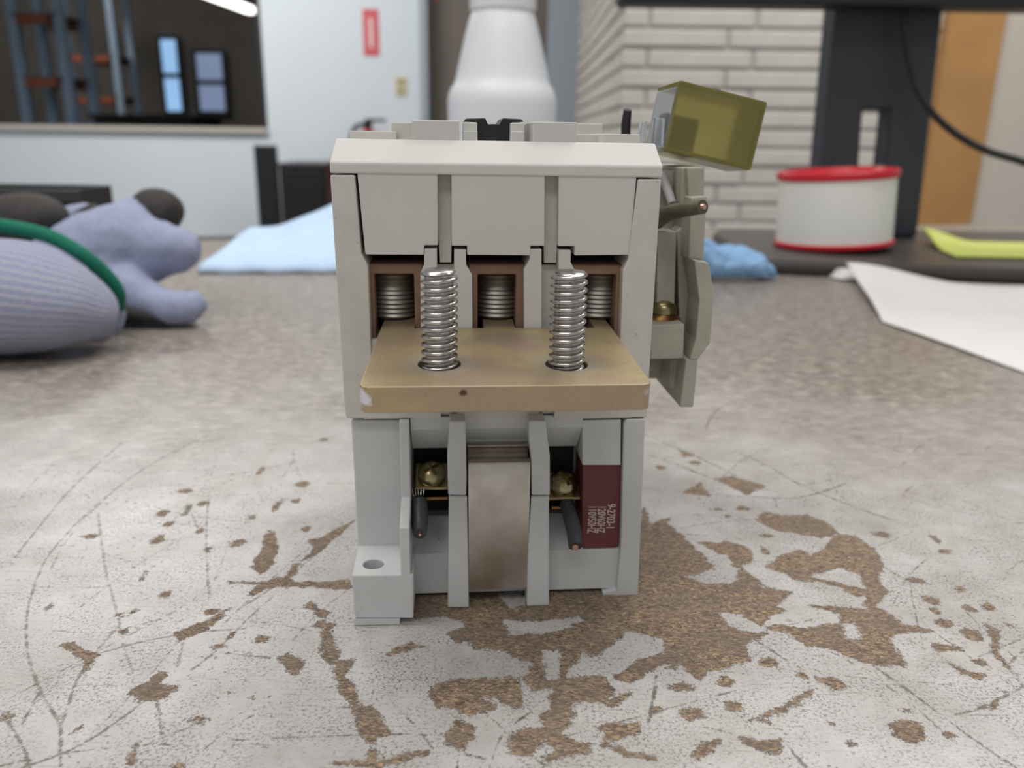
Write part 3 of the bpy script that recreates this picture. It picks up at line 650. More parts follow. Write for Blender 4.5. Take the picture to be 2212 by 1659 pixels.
# --- partition fingers
for pts in ([(-15.29,81.96),(-12.62,81.97),(-13.05,49.41),(-16.47,49.44),(-16.16,76.76),(-15.35,78.6)],
            [(-9.08,81.8),(-6.58,81.8),(-6.59,78.53),(-5.33,76.49),(-5.15,49.32),(-9.41,49.37)],
            [(6.68,81.95),(9.21,81.96),(10.0,49.16),(6.19,49.2),(5.59,77.58),(6.72,79.82)],
            [(12.83,81.78),(15.38,81.79),(15.46,79.26),(16.52,77.3),(17.54,49.09),(13.71,49.13)]):
    cpr('partition', pts, 0.9, 14, M_PL2, 0.2)
cpr('partition_web', [(-13.12,78.1),(-8.68,78.11),(-8.87,49.14),(-13.52,49.19)], 5, 13, M_PL2, 0.1)
cpr('partition_web', [(9.35,78.05),(13.98,78.06),(14.88,48.9),(10.03,48.95)], 5, 13, M_PL2, 0.1)
# --- brown terminal frames with the clamping screws
for fr, op, cx in (([(-27.4,78.46),(-15.61,78.49),(-16.03,55.15),(-28.27,55.25)], [(-25.93,76.32),(-17.6,76.33),(-18.27,44.46),(-27.05,44.57)], (-22.35,70.07)),
                   ([(-6.05,78.41),(6.35,78.44),(6.79,54.98),(-6.1,55.08)], [(-4.09,76.25),(4.11,76.26),(4.59,44.18),(-4.05,44.28)], (0.46,70.06)),
                   ([(16.1,78.36),(28.14,78.39),(29.44,54.8),(16.92,54.9)], [(17.68,76.28),(25.83,76.29),(27.48,43.89),(18.88,44.0)], (23.38,70.05))):
    (xa, zt), (xb, _), _, (_, zb) = fr; (oa, ot), (ob, _), _, _ = op
    cpr('terminal_frame', [(xa, zt), (xb, zt), (xb, zb), (ob, zb), (ob, ot), (oa, ot), (oa, zb), (xa, zb)], 3, 13.5, M_BROWN, 0.35)
    prof = []; z = 66.2; k = 0
    prof.append((3.6, z-0.5))
    while z < ot+1.5:
        prof += [(4.75, z), (4.95, z+0.25), (4.75, z+0.5), (4.5, z+0.85)]; z += 1.0
    prof.append((3.0, z))
    lathe('clamp_screw', prof, M_ZINC, ct, 40, (cx[0], 10.6, 0))
cbx('cavity_back', -30, 30, 12.5, 14, 58, 97, M_SHADE, 0)
# --- front ledge under the plate, with two notches
n1 = [(-12.17,46.28),(-8.83,46.24),(9.35,46.24),(12.75,46.2)]; zl = (-27.57,45.08)[1]; zr = (31.89,44.55)[1]
zn = n1[0][1]
cpr('front_ledge', [(-29.0, zl), (n1[0][0], zl), (n1[0][0], zn), (n1[1][0], zn), (n1[1][0], zl-0.05), (n1[2][0], zl-0.1), (n1[2][0], zn), (n1[3][0], zn), (n1[3][0], zr), (30.5, zr), (30.5, 57), (-29.0, 57)], 0.05, 3.0, M_PL, 0.2)
cbx('front_wall', -32.8, 33.2, 1.2, 14, zl+0.3, 62.5, M_PLB, 0.1)
# --- bridging plate (slopes a little towards the front)
pl = empty('bridging_plate'); bpy.data.objects.remove(pl)
SL = 3.6
def plate_pt(x, y): return (x, y)
bm = bmesh.new()
pts = [(-25.7, -33.4), (-25.3, -34.5), (-24.3, -35.0), (23.9, -35.0), (25.0, -34.4), (25.4, -33.2), (24.8, 0), (24.5, 13), (20.9, 13), (20.9, 0.4), (3.9, 0.4), (3.9, 13), (-2.9, 13), (-2.9, 0.4), (-17.6, 0.4), (-17.6, 13), (-24.3, 13)]
add_extrude(bm, pts, 'z', -4.9, 0.0)
plate = finish('bridging_plate', bm, M_PLATE, None, 0.0, scale=0.001)
md = plate.modifiers.new('bevel', 'BEVEL'); md.width = 0.00045; md.segments = 3; md.limit_method = 'ANGLE'
STUDS = ((-12.1, -23.0), (11.65, -23.6))
cut = []
for sx, sy in STUDS:
    c = lathe('cutter', [(3.95, -8), (3.95, 4)], None, None, 40, (sx, sy, 0), smooth=False); cut.append(c)
boolean(plate, cut)
plate.parent = ct; plate.location = (0, 0, 0.0652); plate.rotation_euler = (math.radians(SL), 0, 0)
tag(plate, 'yellowish chromate plated metal bar bridging three terminals')
def dent(name, x, y0, z, rx, rz, mt):
    pass
# --- threaded studs
def thread(name, r, core, pitch, h0, h1, n=40, rows=10, mt=M_STEEL, center=(0, 0), parent=ct, ph=0.0, lean=(0, 0)):
    bm = bmesh.new(); nz = int((h1-h0)/pitch*rows); rings = []
    for j in range(nz+1):
        z = h0+(h1-h0)*j/nz; ring = []
        for i in range(n):
            a = 2*math.pi*i/n; t = ((z/pitch) - i/n + ph) % 1.0
            s = 0.5+0.5*math.cos(2*math.pi*t); s = max(0.0, min(1.0, (s-0.12)/0.72))
            rr_ = core+(r-core)*s
            rr_ = min(rr_, 2.85 + (h1-z)*0.9)
            ring.append(bm.verts.new((center[0]+rr_*math.cos(a)+lean[0]*(z-h0), center[1]+rr_*math.sin(a)+lean[1]*(z-h0), z)))
        rings.append(ring)
    for j in range(nz):
        for i in range(n): bm.faces.new((rings[j][i], rings[j][(i+1) % n], rings[j+1][(i+1) % n], rings[j+1][i]))
    bm.faces.new(list(reversed(rings[0]))); bm.faces.new(rings[-1])
    o = finish(name, bm, mt, parent, 0, True, 0.001); edge_split(o, 60); return o
s1 = thread('threaded_stud', 3.42, 2.6, 1.45, 59.5, 81.2, center=STUDS[0], lean=(0.006, 0.04)); tag(s1, 'shiny threaded steel stud')
s2 = thread('threaded_stud', 3.42, 2.6, 1.45, 59.5, 81.0, center=STUDS[1], ph=0.4, lean=(0.006, 0.04)); tag(s2, 'shiny threaded steel stud')

# --- lower body: coil housing
zc = lambda px, py, d: 0
Z929 = (-14.55,42.32)[1]; Z968 = (-14.8,35.35)[1]; ZL = zl
XA = (-18.97,34.61)[0]; XB = (28.78,33.79)[0]; XC = (19.36,38.43)[0]
cbx('coil_housing', -30.5, 32, 13, 68, 1.5, ZL+0.2, M_PLB, 0.2)
cbx('coil_cavity', XA, XC, 12.0, 13.2, 14, ZL-1, M_SHADE, 0)
prism('upper_crosspiece', [(0.4, Z929), (0.4, ZL+0.1), (13, ZL+0.1), (13, Z968), (7, Z968)], XA, XC, M_PLB, ct, 0.15, 'x')
# block above the coil label, right flange
cpr('label_block', [(19.21,44.02),(28.0,44.13),(28.48,33.06),(19.63,33.22)], 0.4, 13, M_PLB, 0.2)
cpr('side_flange', [(28.5,43.52),(29.18,44.39),(33.27,44.45),(34.29,-1.49),(28.89,-1.32),(29.37,12.95)], -0.4, 60, M_PLB, 0.3)
cpr('flange_foot', [(25.69,0.67),(29.02,1.32),(29.16,-1.57),(25.9,-1.47)], -0.2, 40, M_PLB, 0.15)
# lower front panel and sloping terminal shelves
zp0 = (-15.2,0.99)[1]; zp1 = (-15.04,11.58)[1]
XR = (29.46,6.07)[0]; XL1 = (-19.62,7.49)[0]
cbx('lower_panel', XL1, XR, 1.0, 13, zp0, zp1, M_PLB, 0.2)
xs1 = ((-19.3,16.01)[0], (-10.5,15.79)[0]); xs2 = ((12.14,15.23)[0], (20.74,15.02)[0])
for a, b in (xs1, xs2):
    prism('terminal_shelf', [(1.05, zp1-0.3), (1.3, zp1), (9.0, 17.2), (12.0, 17.3), (12.0, zp1-0.3)], a, b, M_PLB, ct, 0.15, 'x')
# cast V mark on the left shelf
vdir = Vector((0, 9.0-1.3, 17.2-zp1)).normalized()
def text_obj(name, body, size, mt, parent, align='CENTER', ext=0.0):
    cu = bpy.data.curves.new(name, 'FONT'); cu.body = body; cu.size = size; cu.align_x = align; cu.align_y = 'CENTER'; cu.extrude = ext
    cu.space_character = 1.0; cu.offset = size*0.018
    o = bpy.data.objects.new(name, cu); C.objects.link(o); bpy.context.view_layer.update()
    me = bpy.data.meshes.new_from_object(o.evaluated_get(bpy.context.evaluated_depsgraph_get()))
    bpy.data.objects.remove(o); bpy.data.curves.remove(cu)
    return link(name, me, mt, parent)
vt = text_obj('cast_letter', 'V', 0.0042, M_PLB, ct, ext=0.00025)
nrm = Vector((1, 0, 0)).cross(vdir); vt.matrix_local = Matrix.Translation(Vector(((-13.1,14.66)[0], 3.6, zp1+(3.6-1.3)/7.7*(17.2-zp1)+0.05))*0.001) @ Matrix((Vector((1, 0, 0)), vdir, nrm)).transposed().to_4x4()
# coil label
lab = cpr('coil_label', [(19.91,32.91),(28.81,32.76),(29.29,12.96),(29.02,11.75),(28.15,11.41),(21.07,11.48),(20.38,12.23)], 1.4, 12, M_RED, 0.25); tag(lab, 'dark red coil face with white rating text')
for body, px in (('9-2703-1', 1318.5), ('120V60HZ', 1297.5), ('110V50HZ', 1277)):
    pos = {1318.5: (26.96,19.77), 1297.5: (24.69,19.11), 1277: (22.5,19.16)}[px]
    t = text_obj('printed_text', body, 0.0027, M_PRINT, lab)
    wdt = max(v.co.x for v in t.data.vertices)-min(v.co.x for v in t.data.vertices)
    want = 0.0062 if body[0] == '9' else 0.0068
    for v in t.data.vertices: v.co.x *= want/wdt
    t.matrix_local = Matrix.Translation(Vector((pos[0], 1.36, pos[1]))*0.001) @ Matrix(((0, 1, 0, 0), (0, 0, -1, 0), (-1, 0, 0, 0), (0, 0, 0, 1)))
# posts either side of the clip (upper sleeve sits on the lower post)
pA = [(-10.35,46.01),(-6.89,45.96),(-6.81,37.87),(-6.73,32.97),(-6.84,28.44),(-10.81,28.64),(-10.92,37.94),(-10.48,42.74)]
pB = [(-10.61,28.27),(-6.63,28.08),(-6.27,0.1),(-11.18,0.26),(-10.95,13.7)]
pC = [(6.68,45.47),(7.07,45.89),(10.39,45.74),(10.78,42.44),(11.52,37.57),(11.77,28.17),(7.74,28.26),(7.45,37.09),(6.86,41.42)]
pD = [(7.67,27.78),(11.61,27.81),(12.36,-0.4),(7.16,-0.11),(7.12,13.21)]
for up_, lo in ((pA, pB), (pC, pD)):
    lo2 = [(x, max(z, 0.0)) for x, z in lo]
    cpr('post_sleeve', up_, -4.5, 8, M_PLB, 0.4); cpr('post', lo2, -4.2, 10, M_PLB, 0.35)
# metal spring clip
def zz(py, d): return None
cl = [(7.0, (1.03,37.17)[1]), (2.6, (0.76,37.94)[1]), (2.0, (0.73,37.28)[1]), (2.4, (0.77,36.0)[1]), (0.5, (0.66,35.41)[1]), (-2.2, (0.49,36.17)[1]), (-3.3, (0.43,35.96)[1]), (-3.7, (0.41,35.14)[1]), (-3.7, (0.55,18.94)[1]), (-3.5, (0.69,4.42)[1])]
cl = [(p.x, p.y) for p in catmull([(a, b, 0) for a, b in cl[:8]], 4)] + cl[8:]
back = [(a+0.55, b-0.1) for a, b in reversed(cl)]
xk0, xk1 = (-6.33,21.4)[0], (7.33,21.08)[0]
clip = prism('spring_clip', cl+back, xk0, xk1, M_CLIP, ct, 0.0, 'x'); tag(clip, 'stained bare metal spring clip')
clip.data.polygons.foreach_set('use_smooth', [True]*len(clip.data.polygons)); edge_split(clip, 35)
cbx('clip_backing', xk0-1.5, xk1+1.5, 4, 13, zp0, ZL-3.5, M_PLB, 0.1)
prism('clip_hood', [(0.6, ZL+0.1), (0.6, ZL-2.2), (4.2, ZL-5.5), (13, ZL-5.5), (13, ZL+0.1)], xk0-1.0, xk1+1.0, M_PLB, ct, 0.15, 'x')
# left wing with mounting ear
ZE = 12.86
wing = cpr('left_wing', [(-32.15,43.87),(-19.31,43.71),(-19.84,11.23),(-31.84,11.55)], 3.0, 60, M_PLB, 0.4)
prism('wing_rib', [(8, ZL), (-1.2, ZL-0.1), (-1.6, (-20.92,26.96)[1]), (-10.4, (-20.53,23.98)[1]), (-10.4, ZE-0.5), (8, ZE-0.5)], (-21.26,28.83)[0], (-19.12,28.79)[0], M_PLB, ct, 0.3, 'x')
ear = cpr('mounting_ear', [(-31.78,12.84),(-18.51,12.67),(-18.74,1.71),(-31.63,2.16)], -10.4, 12, M_PLB, 0.35)
hc = (-27.54,-5.41)
boolean(ear, [lathe('cutter', [(2.25, 3), (2.25, 20)], None, None, 32, (hc[0], hc[1], 0), smooth=False)])
cpr('ear_base', [(x, max(z, 0)) for x, z in [(-31.97,1.97),(-21.72,1.62),(-21.77,-0.27),(-31.85,0.09)]], -10.1, 14, M_PLB, 0.2)
# foot blocks that carry the rear
for x0, x1 in ((-31, -24), (26, 33)): cbx('rear_foot', x0, x1, 50, 68, 0, 2.0, M_PLB, 0.2)

# --- terminal screws, clamps and cut wires in the lower recesses
def terminal(px, head, rad, cw, xa, xb, name='terminal_screw'):
    hx, hz = head; ax = Vector((0, -0.56, 0.83)); R_ = rot_to(ax); c = Vector((hx, px, hz))
    bm = bmesh.new()
    prof = [(rad*math.cos(a), rad*0.72*math.sin(a)) for a in np.linspace(0, math.pi/2*0.97, 9)]
    lathe_bm(bm, [(rad*0.96, -0.9)] + prof, 36, tuple(c), R_)
    o = finish(name, bm, M_GOLD, ct, 0, True, 0.001); edge_split(o, 45)
    # cross recess
    cr = bmesh.new()
    for s in range(2):
        q = bmesh.new(); w = rad*0.62; t_ = rad*0.13
        if s == 0: add_box(q, -w, w, -t_, t_, rad*0.38, rad*1.5)
        else: add_box(q, -t_, t_, -w, w, rad*0.32, rad*1.5)
        rz_ = Matrix.Rotation(0.5, 3, 'Z')
        for v in q.verts: v.co = (R_ @ (rz_ @ v.co)) + c
        cut_ = finish('cutter', q, None, None, 0, False, 0.001)
        boolean(o, [cut_])
    edge_split(o, 45)
    # clamp washer and lower strip
    w = bmesh.new(); add_box(w, -rad*1.2, rad*1.2, -rad*1.1, rad*1.15, -1.9, -1.0)
    for v in w.verts: v.co = R_ @ v.co + c
    finish('clamp_washer', w, M_GOLD, ct, 0.35, False, 0.001)
    box('contact_strip', xa, xb, px-1.0, px+7, hz-6.3, hz-5.6, M_BRASS, ct, 0.1)
    sh = bmesh.new(); lathe_bm(sh, [(1.7, -5.5), (1.7, -1.7)], 20, tuple(c), R_); finish('screw_shank', sh, M_GOLD, ct, 0, True, 0.001)
terminal(4.5, (-14.51,30.17), 3.25, 0, (-18.9,23.89)[0], (-10.86,23.72)[0])
terminal(5.5, (16.18,26.72), 3.4, 0, (13.44,21.19)[0], (18.98,21.07)[0])
def P3(xz, y): return (xz[0], y, xz[1])
w1 = sweep('cut_wire', [P3((-17.34,25.46),1.0), P3((-17.22,23.53),-0.5), P3((-17.18,21.31),-3.0), P3((-17.1,20.32),-6.0)], [(1.65, 1.75), (1.85, 1.9), (1.9, 1.9), (1.55, 1.6)], M_WIRE, ct, 20, 5, 0.001)
sweep('wire_core', [P3((-17.1,20.55),-6.0), P3((-17.05,20.53),-7.2)], [0.55, 0.3], M_COPPER, w1, 10, 2, 0.001)
for k, dx in enumerate((-1.3, -0.75, -0.2, 0.35, 0.9)):
    a = (-17.34,25.46)
    sweep('wire_strand', [(a[0]+dx*0.6, 0.6, a[1]-0.3), (a[0]+dx, 0.4, a[1]+1.2), (a[0]+dx*1.25, 1.4, a[1]+2.3)], 0.16, M_TIN, w1, 6, 3, 0.001)
w2 = sweep('cut_wire', [P3((16.66,22.54),4.0), P3((17.17,20.87),1.0), P3((17.79,18.23),-2.0), P3((17.78,15.96),-5.5)], [(1.5, 1.4), (1.7, 1.7), (1.72, 1.72), (1.62, 1.62)], M_WIRE, ct, 20, 5, 0.001)
sweep('wire_core', [P3((17.77,16.08),-5.3), P3((17.65,16.07),-6.3)], [0.85, 0.7], M_COPPER, w2, 10, 2, 0.001)

# --- raised blocks on the top cover
ZT = 103.4
def tblock(name, a, b, d, depth, mt=M_PL2):
    (x0, z0), (x1, _) = a, b
    return cbx(name, x0, x1, d, d+depth, ZT-0.3, z0, mt, 0.2)
tblock('top_block', (-31.04,105.21), (-21.95,105.34), 14, 20)
tblock('top_block', (-23.12,107.26), (-18.16,107.34), 28, 14, M_PL)
tblock('top_block', (-17.43,107.41), (-7.82,107.56), 6, 22)
tblock('top_block', (-7.01,107.17), (-4.02,107.21), 9, 5)
tblock('top_block', (3.06,107.22), (5.69,107.26), 9, 5)
tblock('top_block', (-7.04,105.5), (-4.05,105.54), 6.5, 3)
tblock('top_block', (3.01,105.55), (5.63,105.58), 6.5, 3)
tblock('top_block', (7.43,107.42), (16.58,107.55), 6, 22)
tblock('top_block', (20.23,107.73), (26.29,107.82), 30, 12, M_PL)
tblock('top_block', (18.7,105.15), (24.05,105.22), 16, 8, M_PL)
tblock('top_block', (22.67,105.27), (30.63,105.38), 9, 18)
yk = cpr('armature_yoke', [(-4.18,101.0),(-4.18,107.28),(-6.75,107.43),(-6.35,108.0),(-2.21,108.16),(-1.61,106.94),(0.87,106.98),(1.55,108.21),(5.53,108.08),(6.13,107.53),(3.55,107.39),(3.63,101.1)], 13, 30, M_BLACK, 0.2); tag(yk, 'black notched armature carrier')
sweep('lead_stub', [P3((34.12,104.35),40), P3((33.94,107.66),40), P3((34.0,111.22),39)], [1.2, 1.2, 1.0], M_BLACK, ct, 14, 4, 0.001)

# --- auxiliary contact block on the right side
ax = (47.27,56.9)[0]
cbx('auxiliary_body', 34, 48, 36, 58, 43, 97, M_AUX, 0.2)
cpr('auxiliary_block', [(38.52,61.1),(46.99,61.3),(47.3,52.54),(39.06,52.48)], 21, 40, M_AUX, 0.3)
cpr('auxiliary_column', [(40.54,82.83),(45.37,82.86),(46.38,59.15),(41.86,59.16)], 28, 40, M_AUX, 0.3)
cpr('barrier', [(46.17,98.02),(50.42,98.07),(50.93,90.56),(47.2,90.53)], 26, 56, M_AUX, 0.3)
cpr('barrier', [(45.51,97.95),(46.97,97.97),(47.39,89.52),(45.91,89.5)], 28, 56, M_AUX, 0.3)
cpr('barrier', [(46.72,91.38),(50.59,91.63),(51.04,76.81),(47.4,76.8)], 23, 56, M_AUX, 0.3)
cpr('barrier', [(47.87,77.01),(51.4,76.36),(53.4,68.79),(53.42,56.64),(50.74,52.55),(48.65,52.56),(49.76,57.47),(49.89,67.21)], 20, 56, M_AUX, 0.3)
cpr('barrier_inner', [(45.93,82.64),(50.09,86.04),(53.17,65.27),(53.04,55.02),(51.49,49.86),(49.3,49.87)], 30, 56, M_AUX, 0.3)
cpr('barrier_foot', [(47.72,52.57),(50.74,52.55),(50.55,40.19),(47.13,40.23)], 20, 56, M_AUX, 0.25)
cpr('rail_latch', [(45.87,50.82),(49.24,50.8),(49.08,41.65),(46.03,43.55)], 27, 56, M_AUX, 0.25)
c = (43.55,63.76)
lathe('auxiliary_screw', [(3.3, -1.2), (3.3, 0), (2.9, 1.0), (1.6, 1.8), (0.3, 2.1)], M_GOLD, ct, 28, (c[0], 29, c[1]))
lathe('auxiliary_washer', [(4.4, -3.2), (4.6, -2.6), (3.6, -2.0), (3.2, -1.4)], M_BRASS, ct, 28, (c[0], 29, c[1]))
w3 = sweep('cut_wire', [P3((40.38,85.28),28), P3((41.06,87.08),24), P3((42.8,88.86),17), P3((45.76,90.16),10)], [1.9, 1.95, 1.75, 1.55], M_WIREO, ct, 18, 5, 0.001)
sweep('wire_core', [P3((45.65,90.16),10), P3((46.02,90.2),9.4)], [0.8, 0.6], M_COPPER, w3, 10, 2, 0.001)
M_CLEAR = mat('clear_plastic', (0.86, 0.9, 0.96, 1), 0.12, trans=0.9, ior=1.45)
sweep('grey_lead', [P3((42.59,96.2),36), P3((43.7,92.96),34), P3((44.56,89.27),31)], [1.3, 1.2, 1.1], mat('grey_lead', srgb(168, 164, 164), 0.5), ct, 12, 4, 0.001)
# --- amber see-through cap standing on clear legs behind the cover
M_AMBER = mat('amber_plastic', srgb(196, 186, 112), 0.22, trans=0.8, ior=1.45, var=0.2, scale=60)
capo = empty('amber_cap'); bpy.data.objects.remove(capo)
WX, HZ, DY, TH = 23.6, 16.6, 14.0, 1.2
bm = bmesh.new()
add_box(bm, -WX/2, WX/2, 0, TH, -HZ/2, HZ/2)
cap = finish('amber_cap', bm, M_AMBER, ct, 0.4, scale=0.001)
def capbox(name, a, mt, bev=0.3):
    bmx = bmesh.new(); add_box(bmx, *a); return finish(name, bmx, mt, cap, bev, scale=0.001)
capbox('cap_side', (-WX/2, WX/2, TH, DY, HZ/2-TH, HZ/2), M_AMBER)
capbox('cap_side', (-WX/2, WX/2, TH, DY, -HZ/2, -HZ/2+TH), M_AMBER)
capbox('cap_side', (WX/2-TH, WX/2, TH, DY, -HZ/2+TH, HZ/2-TH), M_AMBER)
capbox('cap_side', (-WX/2, -WX/2+0.9, TH, DY, -HZ/2+TH, HZ/2-TH), M_CLEAR)
capbox('cap_core', (-WX/2+2.0, WX/2-13.0, 8, 13, -HZ/2+1.5, HZ/2-6.5), mat('cap_core', srgb(150, 138, 100), 0.5, var=0.3, scale=100), 0.5)
cc = (55.07,107.55)
cap.location = Vector((cc[0], 34, cc[1]))*0.001
cap.rotation_euler = (math.radians(-3), math.radians(11.0), math.radians(7))
tag(cap, 'olive yellow see-through plastic cap')
cpr('clear_leg', [(39.35,109.54),(41.98,109.16),(41.95,101.23),(39.2,101.2)], 33, 36, M_CLEAR, 0.3)
cpr('clear_leg', [(37.63,108.55),(38.79,108.57),(38.08,101.1),(36.21,101.07)], 38, 41, M_CLEAR, 0.3)

# ------------------------------------------------------------------ things on the bench behind the contactor
def vec(p): return Vector(p)
# spray bottle
sp = thing('spray_bottle', 'white plastic spray bottle standing behind the contactor', 'bottle', (-0.0107, 0.66, 0.0))
M_WHITEP = mat('white_plastic', srgb(238, 240, 243), 0.38, sub=0.1)
lathe('bottle_body', [(0.036, 0), (0.0405, 0.003), (0.0415, 0.010), (0.0412, 0.118), (0.0415, 0.128), (0.0412, 0.134), (0.039, 0.140), (0.0365, 0.1435), (0.0352, 0.147), (0.0335, 0.155), (0.0285, 0.176), (0.0245, 0.1905), (0.0225, 0.194)], M_WHITEP, sp, 56, scale=1.0)
col = lathe('collar', [(0.0222, 0.1935), (0.0245, 0.195), (0.0248, 0.198), (0.0246, 0.212), (0.022, 0.214)], M_WHITEP, sp, 40, scale=1.0)
prism('sprayer_head', [(-0.02, 0.214), (0.018, 0.214), (0.02, 0.235), (0.045, 0.245), (0.048, 0.262), (-0.03, 0.266), (-0.055, 0.258), (-0.05, 0.246), (-0.022, 0.238)], -0.013, 0.013, M_WHITEP, sp, 0.003, 'y', 1.0)
prism('trigger', [(-0.024, 0.238), (-0.036, 0.242), (-0.052, 0.215), (-0.05, 0.2), (-0.042, 0.212)], -0.006, 0.006, mat('trigger_red', srgb(190, 50, 50), 0.4), sp, 0.002, 'y', 1.0)

# monitor with stand
M_MON = mat('monitor_black', srgb(58, 60, 67), 0.45); M_MONB = mat('monitor_base', srgb(70, 66, 64), 0.38, var=0.08, scale=30)
MY = 0.845
mo = thing('monitor', 'black computer monitor on a stand with a wide post', 'monitor', (0.37, MY, 0.0))
bz = 0.012
def hm(px, py, Y):  # kept for readability of the numbers below
    return None
prism('base', [(p[0]-0.37, p[1]-MY) for p in ((0.2007,0.6682), (0.4062,0.6327), (0.60, 0.72), (0.575, 0.93), (0.225, 0.915), (0.2092,0.8679))], 0.0005, bz, M_MONB, mo, 0.004, 'z', 1.0)
pa, pb_, pc, pd = (0.3005,0.2339), (0.402,0.2272), (0.4137,0.0187), (0.3077,0.0173)
post = prism('post', [(pd[0]-0.37, bz), (pc[0]-0.37, bz), (pb_[0]-0.37, 0.30), (pa[0]-0.37, 0.30)], 0.0, 0.035, M_MON, mo, 0.0, 'y', 1.0)
sa_, sb_ = (0.3416,0.1364), (0.3697,0.1367); sc_, sd_ = (0.3714,0.0814), (0.3446,0.081)
cutter = prism('cutter', [(q[0]-0.37, q[1]) for q in (sd_, sc_, sb_, sa_)], -0.02, 0.06, None, None, 0, 'y', 1.0)
boolean(post, [cutter])
md = post.modifiers.new('bevel', 'BEVEL'); md.width = 0.004; md.segments = 3; md.limit_method = 'ANGLE'
e0, e1 = (0.0928,0.2237), (0.4988,0.2197)
sh = box('screen_housing', e0[0]-0.37, 0.34, -0.035, 0.0, 0.0, 0.34, M_BLACK, mo, 0.004, scale=1.0); sh.location = (0, 0, e0[1])
box('bezel', e0[0]-0.37, 0.34, -0.041, -0.035, e0[1], e0[1]+0.022, M_BLACK, mo, 0.002, scale=1.0)
box('screen', e0[0]-0.355, 0.325, -0.039, -0.035, e0[1]+0.022, e0[1]+0.325, mat('screen_off', srgb(14, 15, 17), 0.12), mo, 0, scale=1.0)
box('neck', -0.06, 0.06, 0.0, 0.03, e0[1]+0.05, e0[1]+0.2, M_BLACK, mo, 0.003, scale=1.0)
cab = sweep('power_cable', [(0.356,0.83,0.2481), (0.3619,0.825,0.208), (0.3733,0.82,0.1674), (0.3876,0.81,0.1375), (0.4111,0.8,0.1148), (0.4378,0.79,0.0995), (0.4705,0.78,0.089), (0.517,0.77,0.0702), (0.5666,0.77,0.0204)], 0.0034, M_BLACK, mo, 12, 6)
cab.location = (-0.37, -MY, 0)
tag(cab, 'thin black cable drooping towards the right')

# spool on the monitor base
sl = thing('wire_spool', 'squat spool wrapped in white paper with red plastic rims', 'spool', (0.2935, 0.757, 0.0131))
M_REDP = mat('spool_red', srgb(205, 34, 48), 0.35); M_PAPERW = mat('label_paper', srgb(242, 240, 232), 0.6, var=0.03, scale=30)
lathe('bottom_flange', [(0.030, 0), (0.0510, 0), (0.0520, 0.001), (0.0520, 0.0035), (0.0505, 0.0045), (0.030, 0.0045)], M_REDP, sl, 56, scale=1.0)
lathe('paper_wrap', [(0.0500, 0.0045), (0.0500, 0.0585), (0.0490, 0.059), (0.0490, 0.0045)], M_PAPERW, sl, 56, scale=1.0, close=False)
lathe('top_flange', [(0.020, 0.0585), (0.0505, 0.0585), (0.0520, 0.060), (0.0520, 0.0645), (0.0505, 0.066), (0.045, 0.066), (0.043, 0.0625), (0.020, 0.0615)], M_REDP, sl, 56, scale=1.0, close=False)
lathe('hub', [(0.019, 0.0), (0.0195, 0.0), (0.0195, 0.063), (0.015, 0.063), (0.015, 0.0)], M_REDP, sl, 32, scale=1.0, close=False)
sl.rotation_euler = (0, math.radians(-3.5), 0); sl.location.z = 0.0155

# cloth sheets built from height maps
def sheet(name, quad, hfun, nu, nv, mt, label, cat, thick=0.0006, wob=0.0, smooth=True):
    q = [Vector((a, b, 0)) for a, b in quad]    # corners: front-left, front-right, back-right, back-left
    bm = bmesh.new(); g = []
    for j in range(nv+1):
        row = []
        for i in range(nu+1):
            u, v = i/nu, j/nv
            p = q[0]*(1-u)*(1-v)+q[1]*u*(1-v)+q[2]*u*v+q[3]*(1-u)*v
            h = hfun(u, v)
            if isinstance(h, tuple): p = p + Vector(h)
            else: p = p + Vector((0, 0, h))
            row.append(bm.verts.new(p))
        g.append(row)
    for j in range(nv):
        for i in range(nu): bm.faces.new((g[j][i], g[j][i+1], g[j+1][i+1], g[j+1][i]))
    me = bpy.data.meshes.new(name); bmesh.ops.recalc_face_normals(bm, faces=bm.faces); bm.to_mesh(me); bm.free()
    me.polygons.foreach_set('use_smooth', [True]*len(me.polygons))
    o = link(name, me, mt)
    if sum(p.normal.z for p in me.polygons) < 0: me.flip_normals()
    md = o.modifiers.new('thick', 'SOLIDIFY'); md.thickness = thick; md.offset = 1.0
    return tag(o, label, cat)
M_TOWEL = mat('blue_towel', srgb(196, 220, 246), 0.85, var=0.06, scale=60, bump=0.6, bscale=700)
M_TOWEL2 = mat('blue_cloth', srgb(150, 190, 232), 0.85, var=0.12, scale=60, bump=0.6, bscale=700)
sst = lambda a, b, x: (lambda t: t*t*(3-2*t))(max(0, min(1, (x-a)/(b-a))))
# stack of blue towels on the left: rises to the back
t0 = (-0.2446,0.6304); t1 = (-0.0776,0.6498)
def h_towel(u, v):
    rise = 0.037*sst(0.12, 1.0, v)*(0.25+0.75*sst(0.0, 0.55, u))
    return 0.004*sst(0, 0.05, v) + rise + 0.0018*math.sin(9*u+3*v)*v + 0.0005*math.sin(31*u+7*v)
sheet('shop_towel', [t0, t1, (t1[0]+0.02, t1[1]+0.20), (-0.26,0.8143)], h_towel, 44, 26, M_TOWEL, 'pale blue shop towel lying beside the work gloves', 'towel', 0.0035)
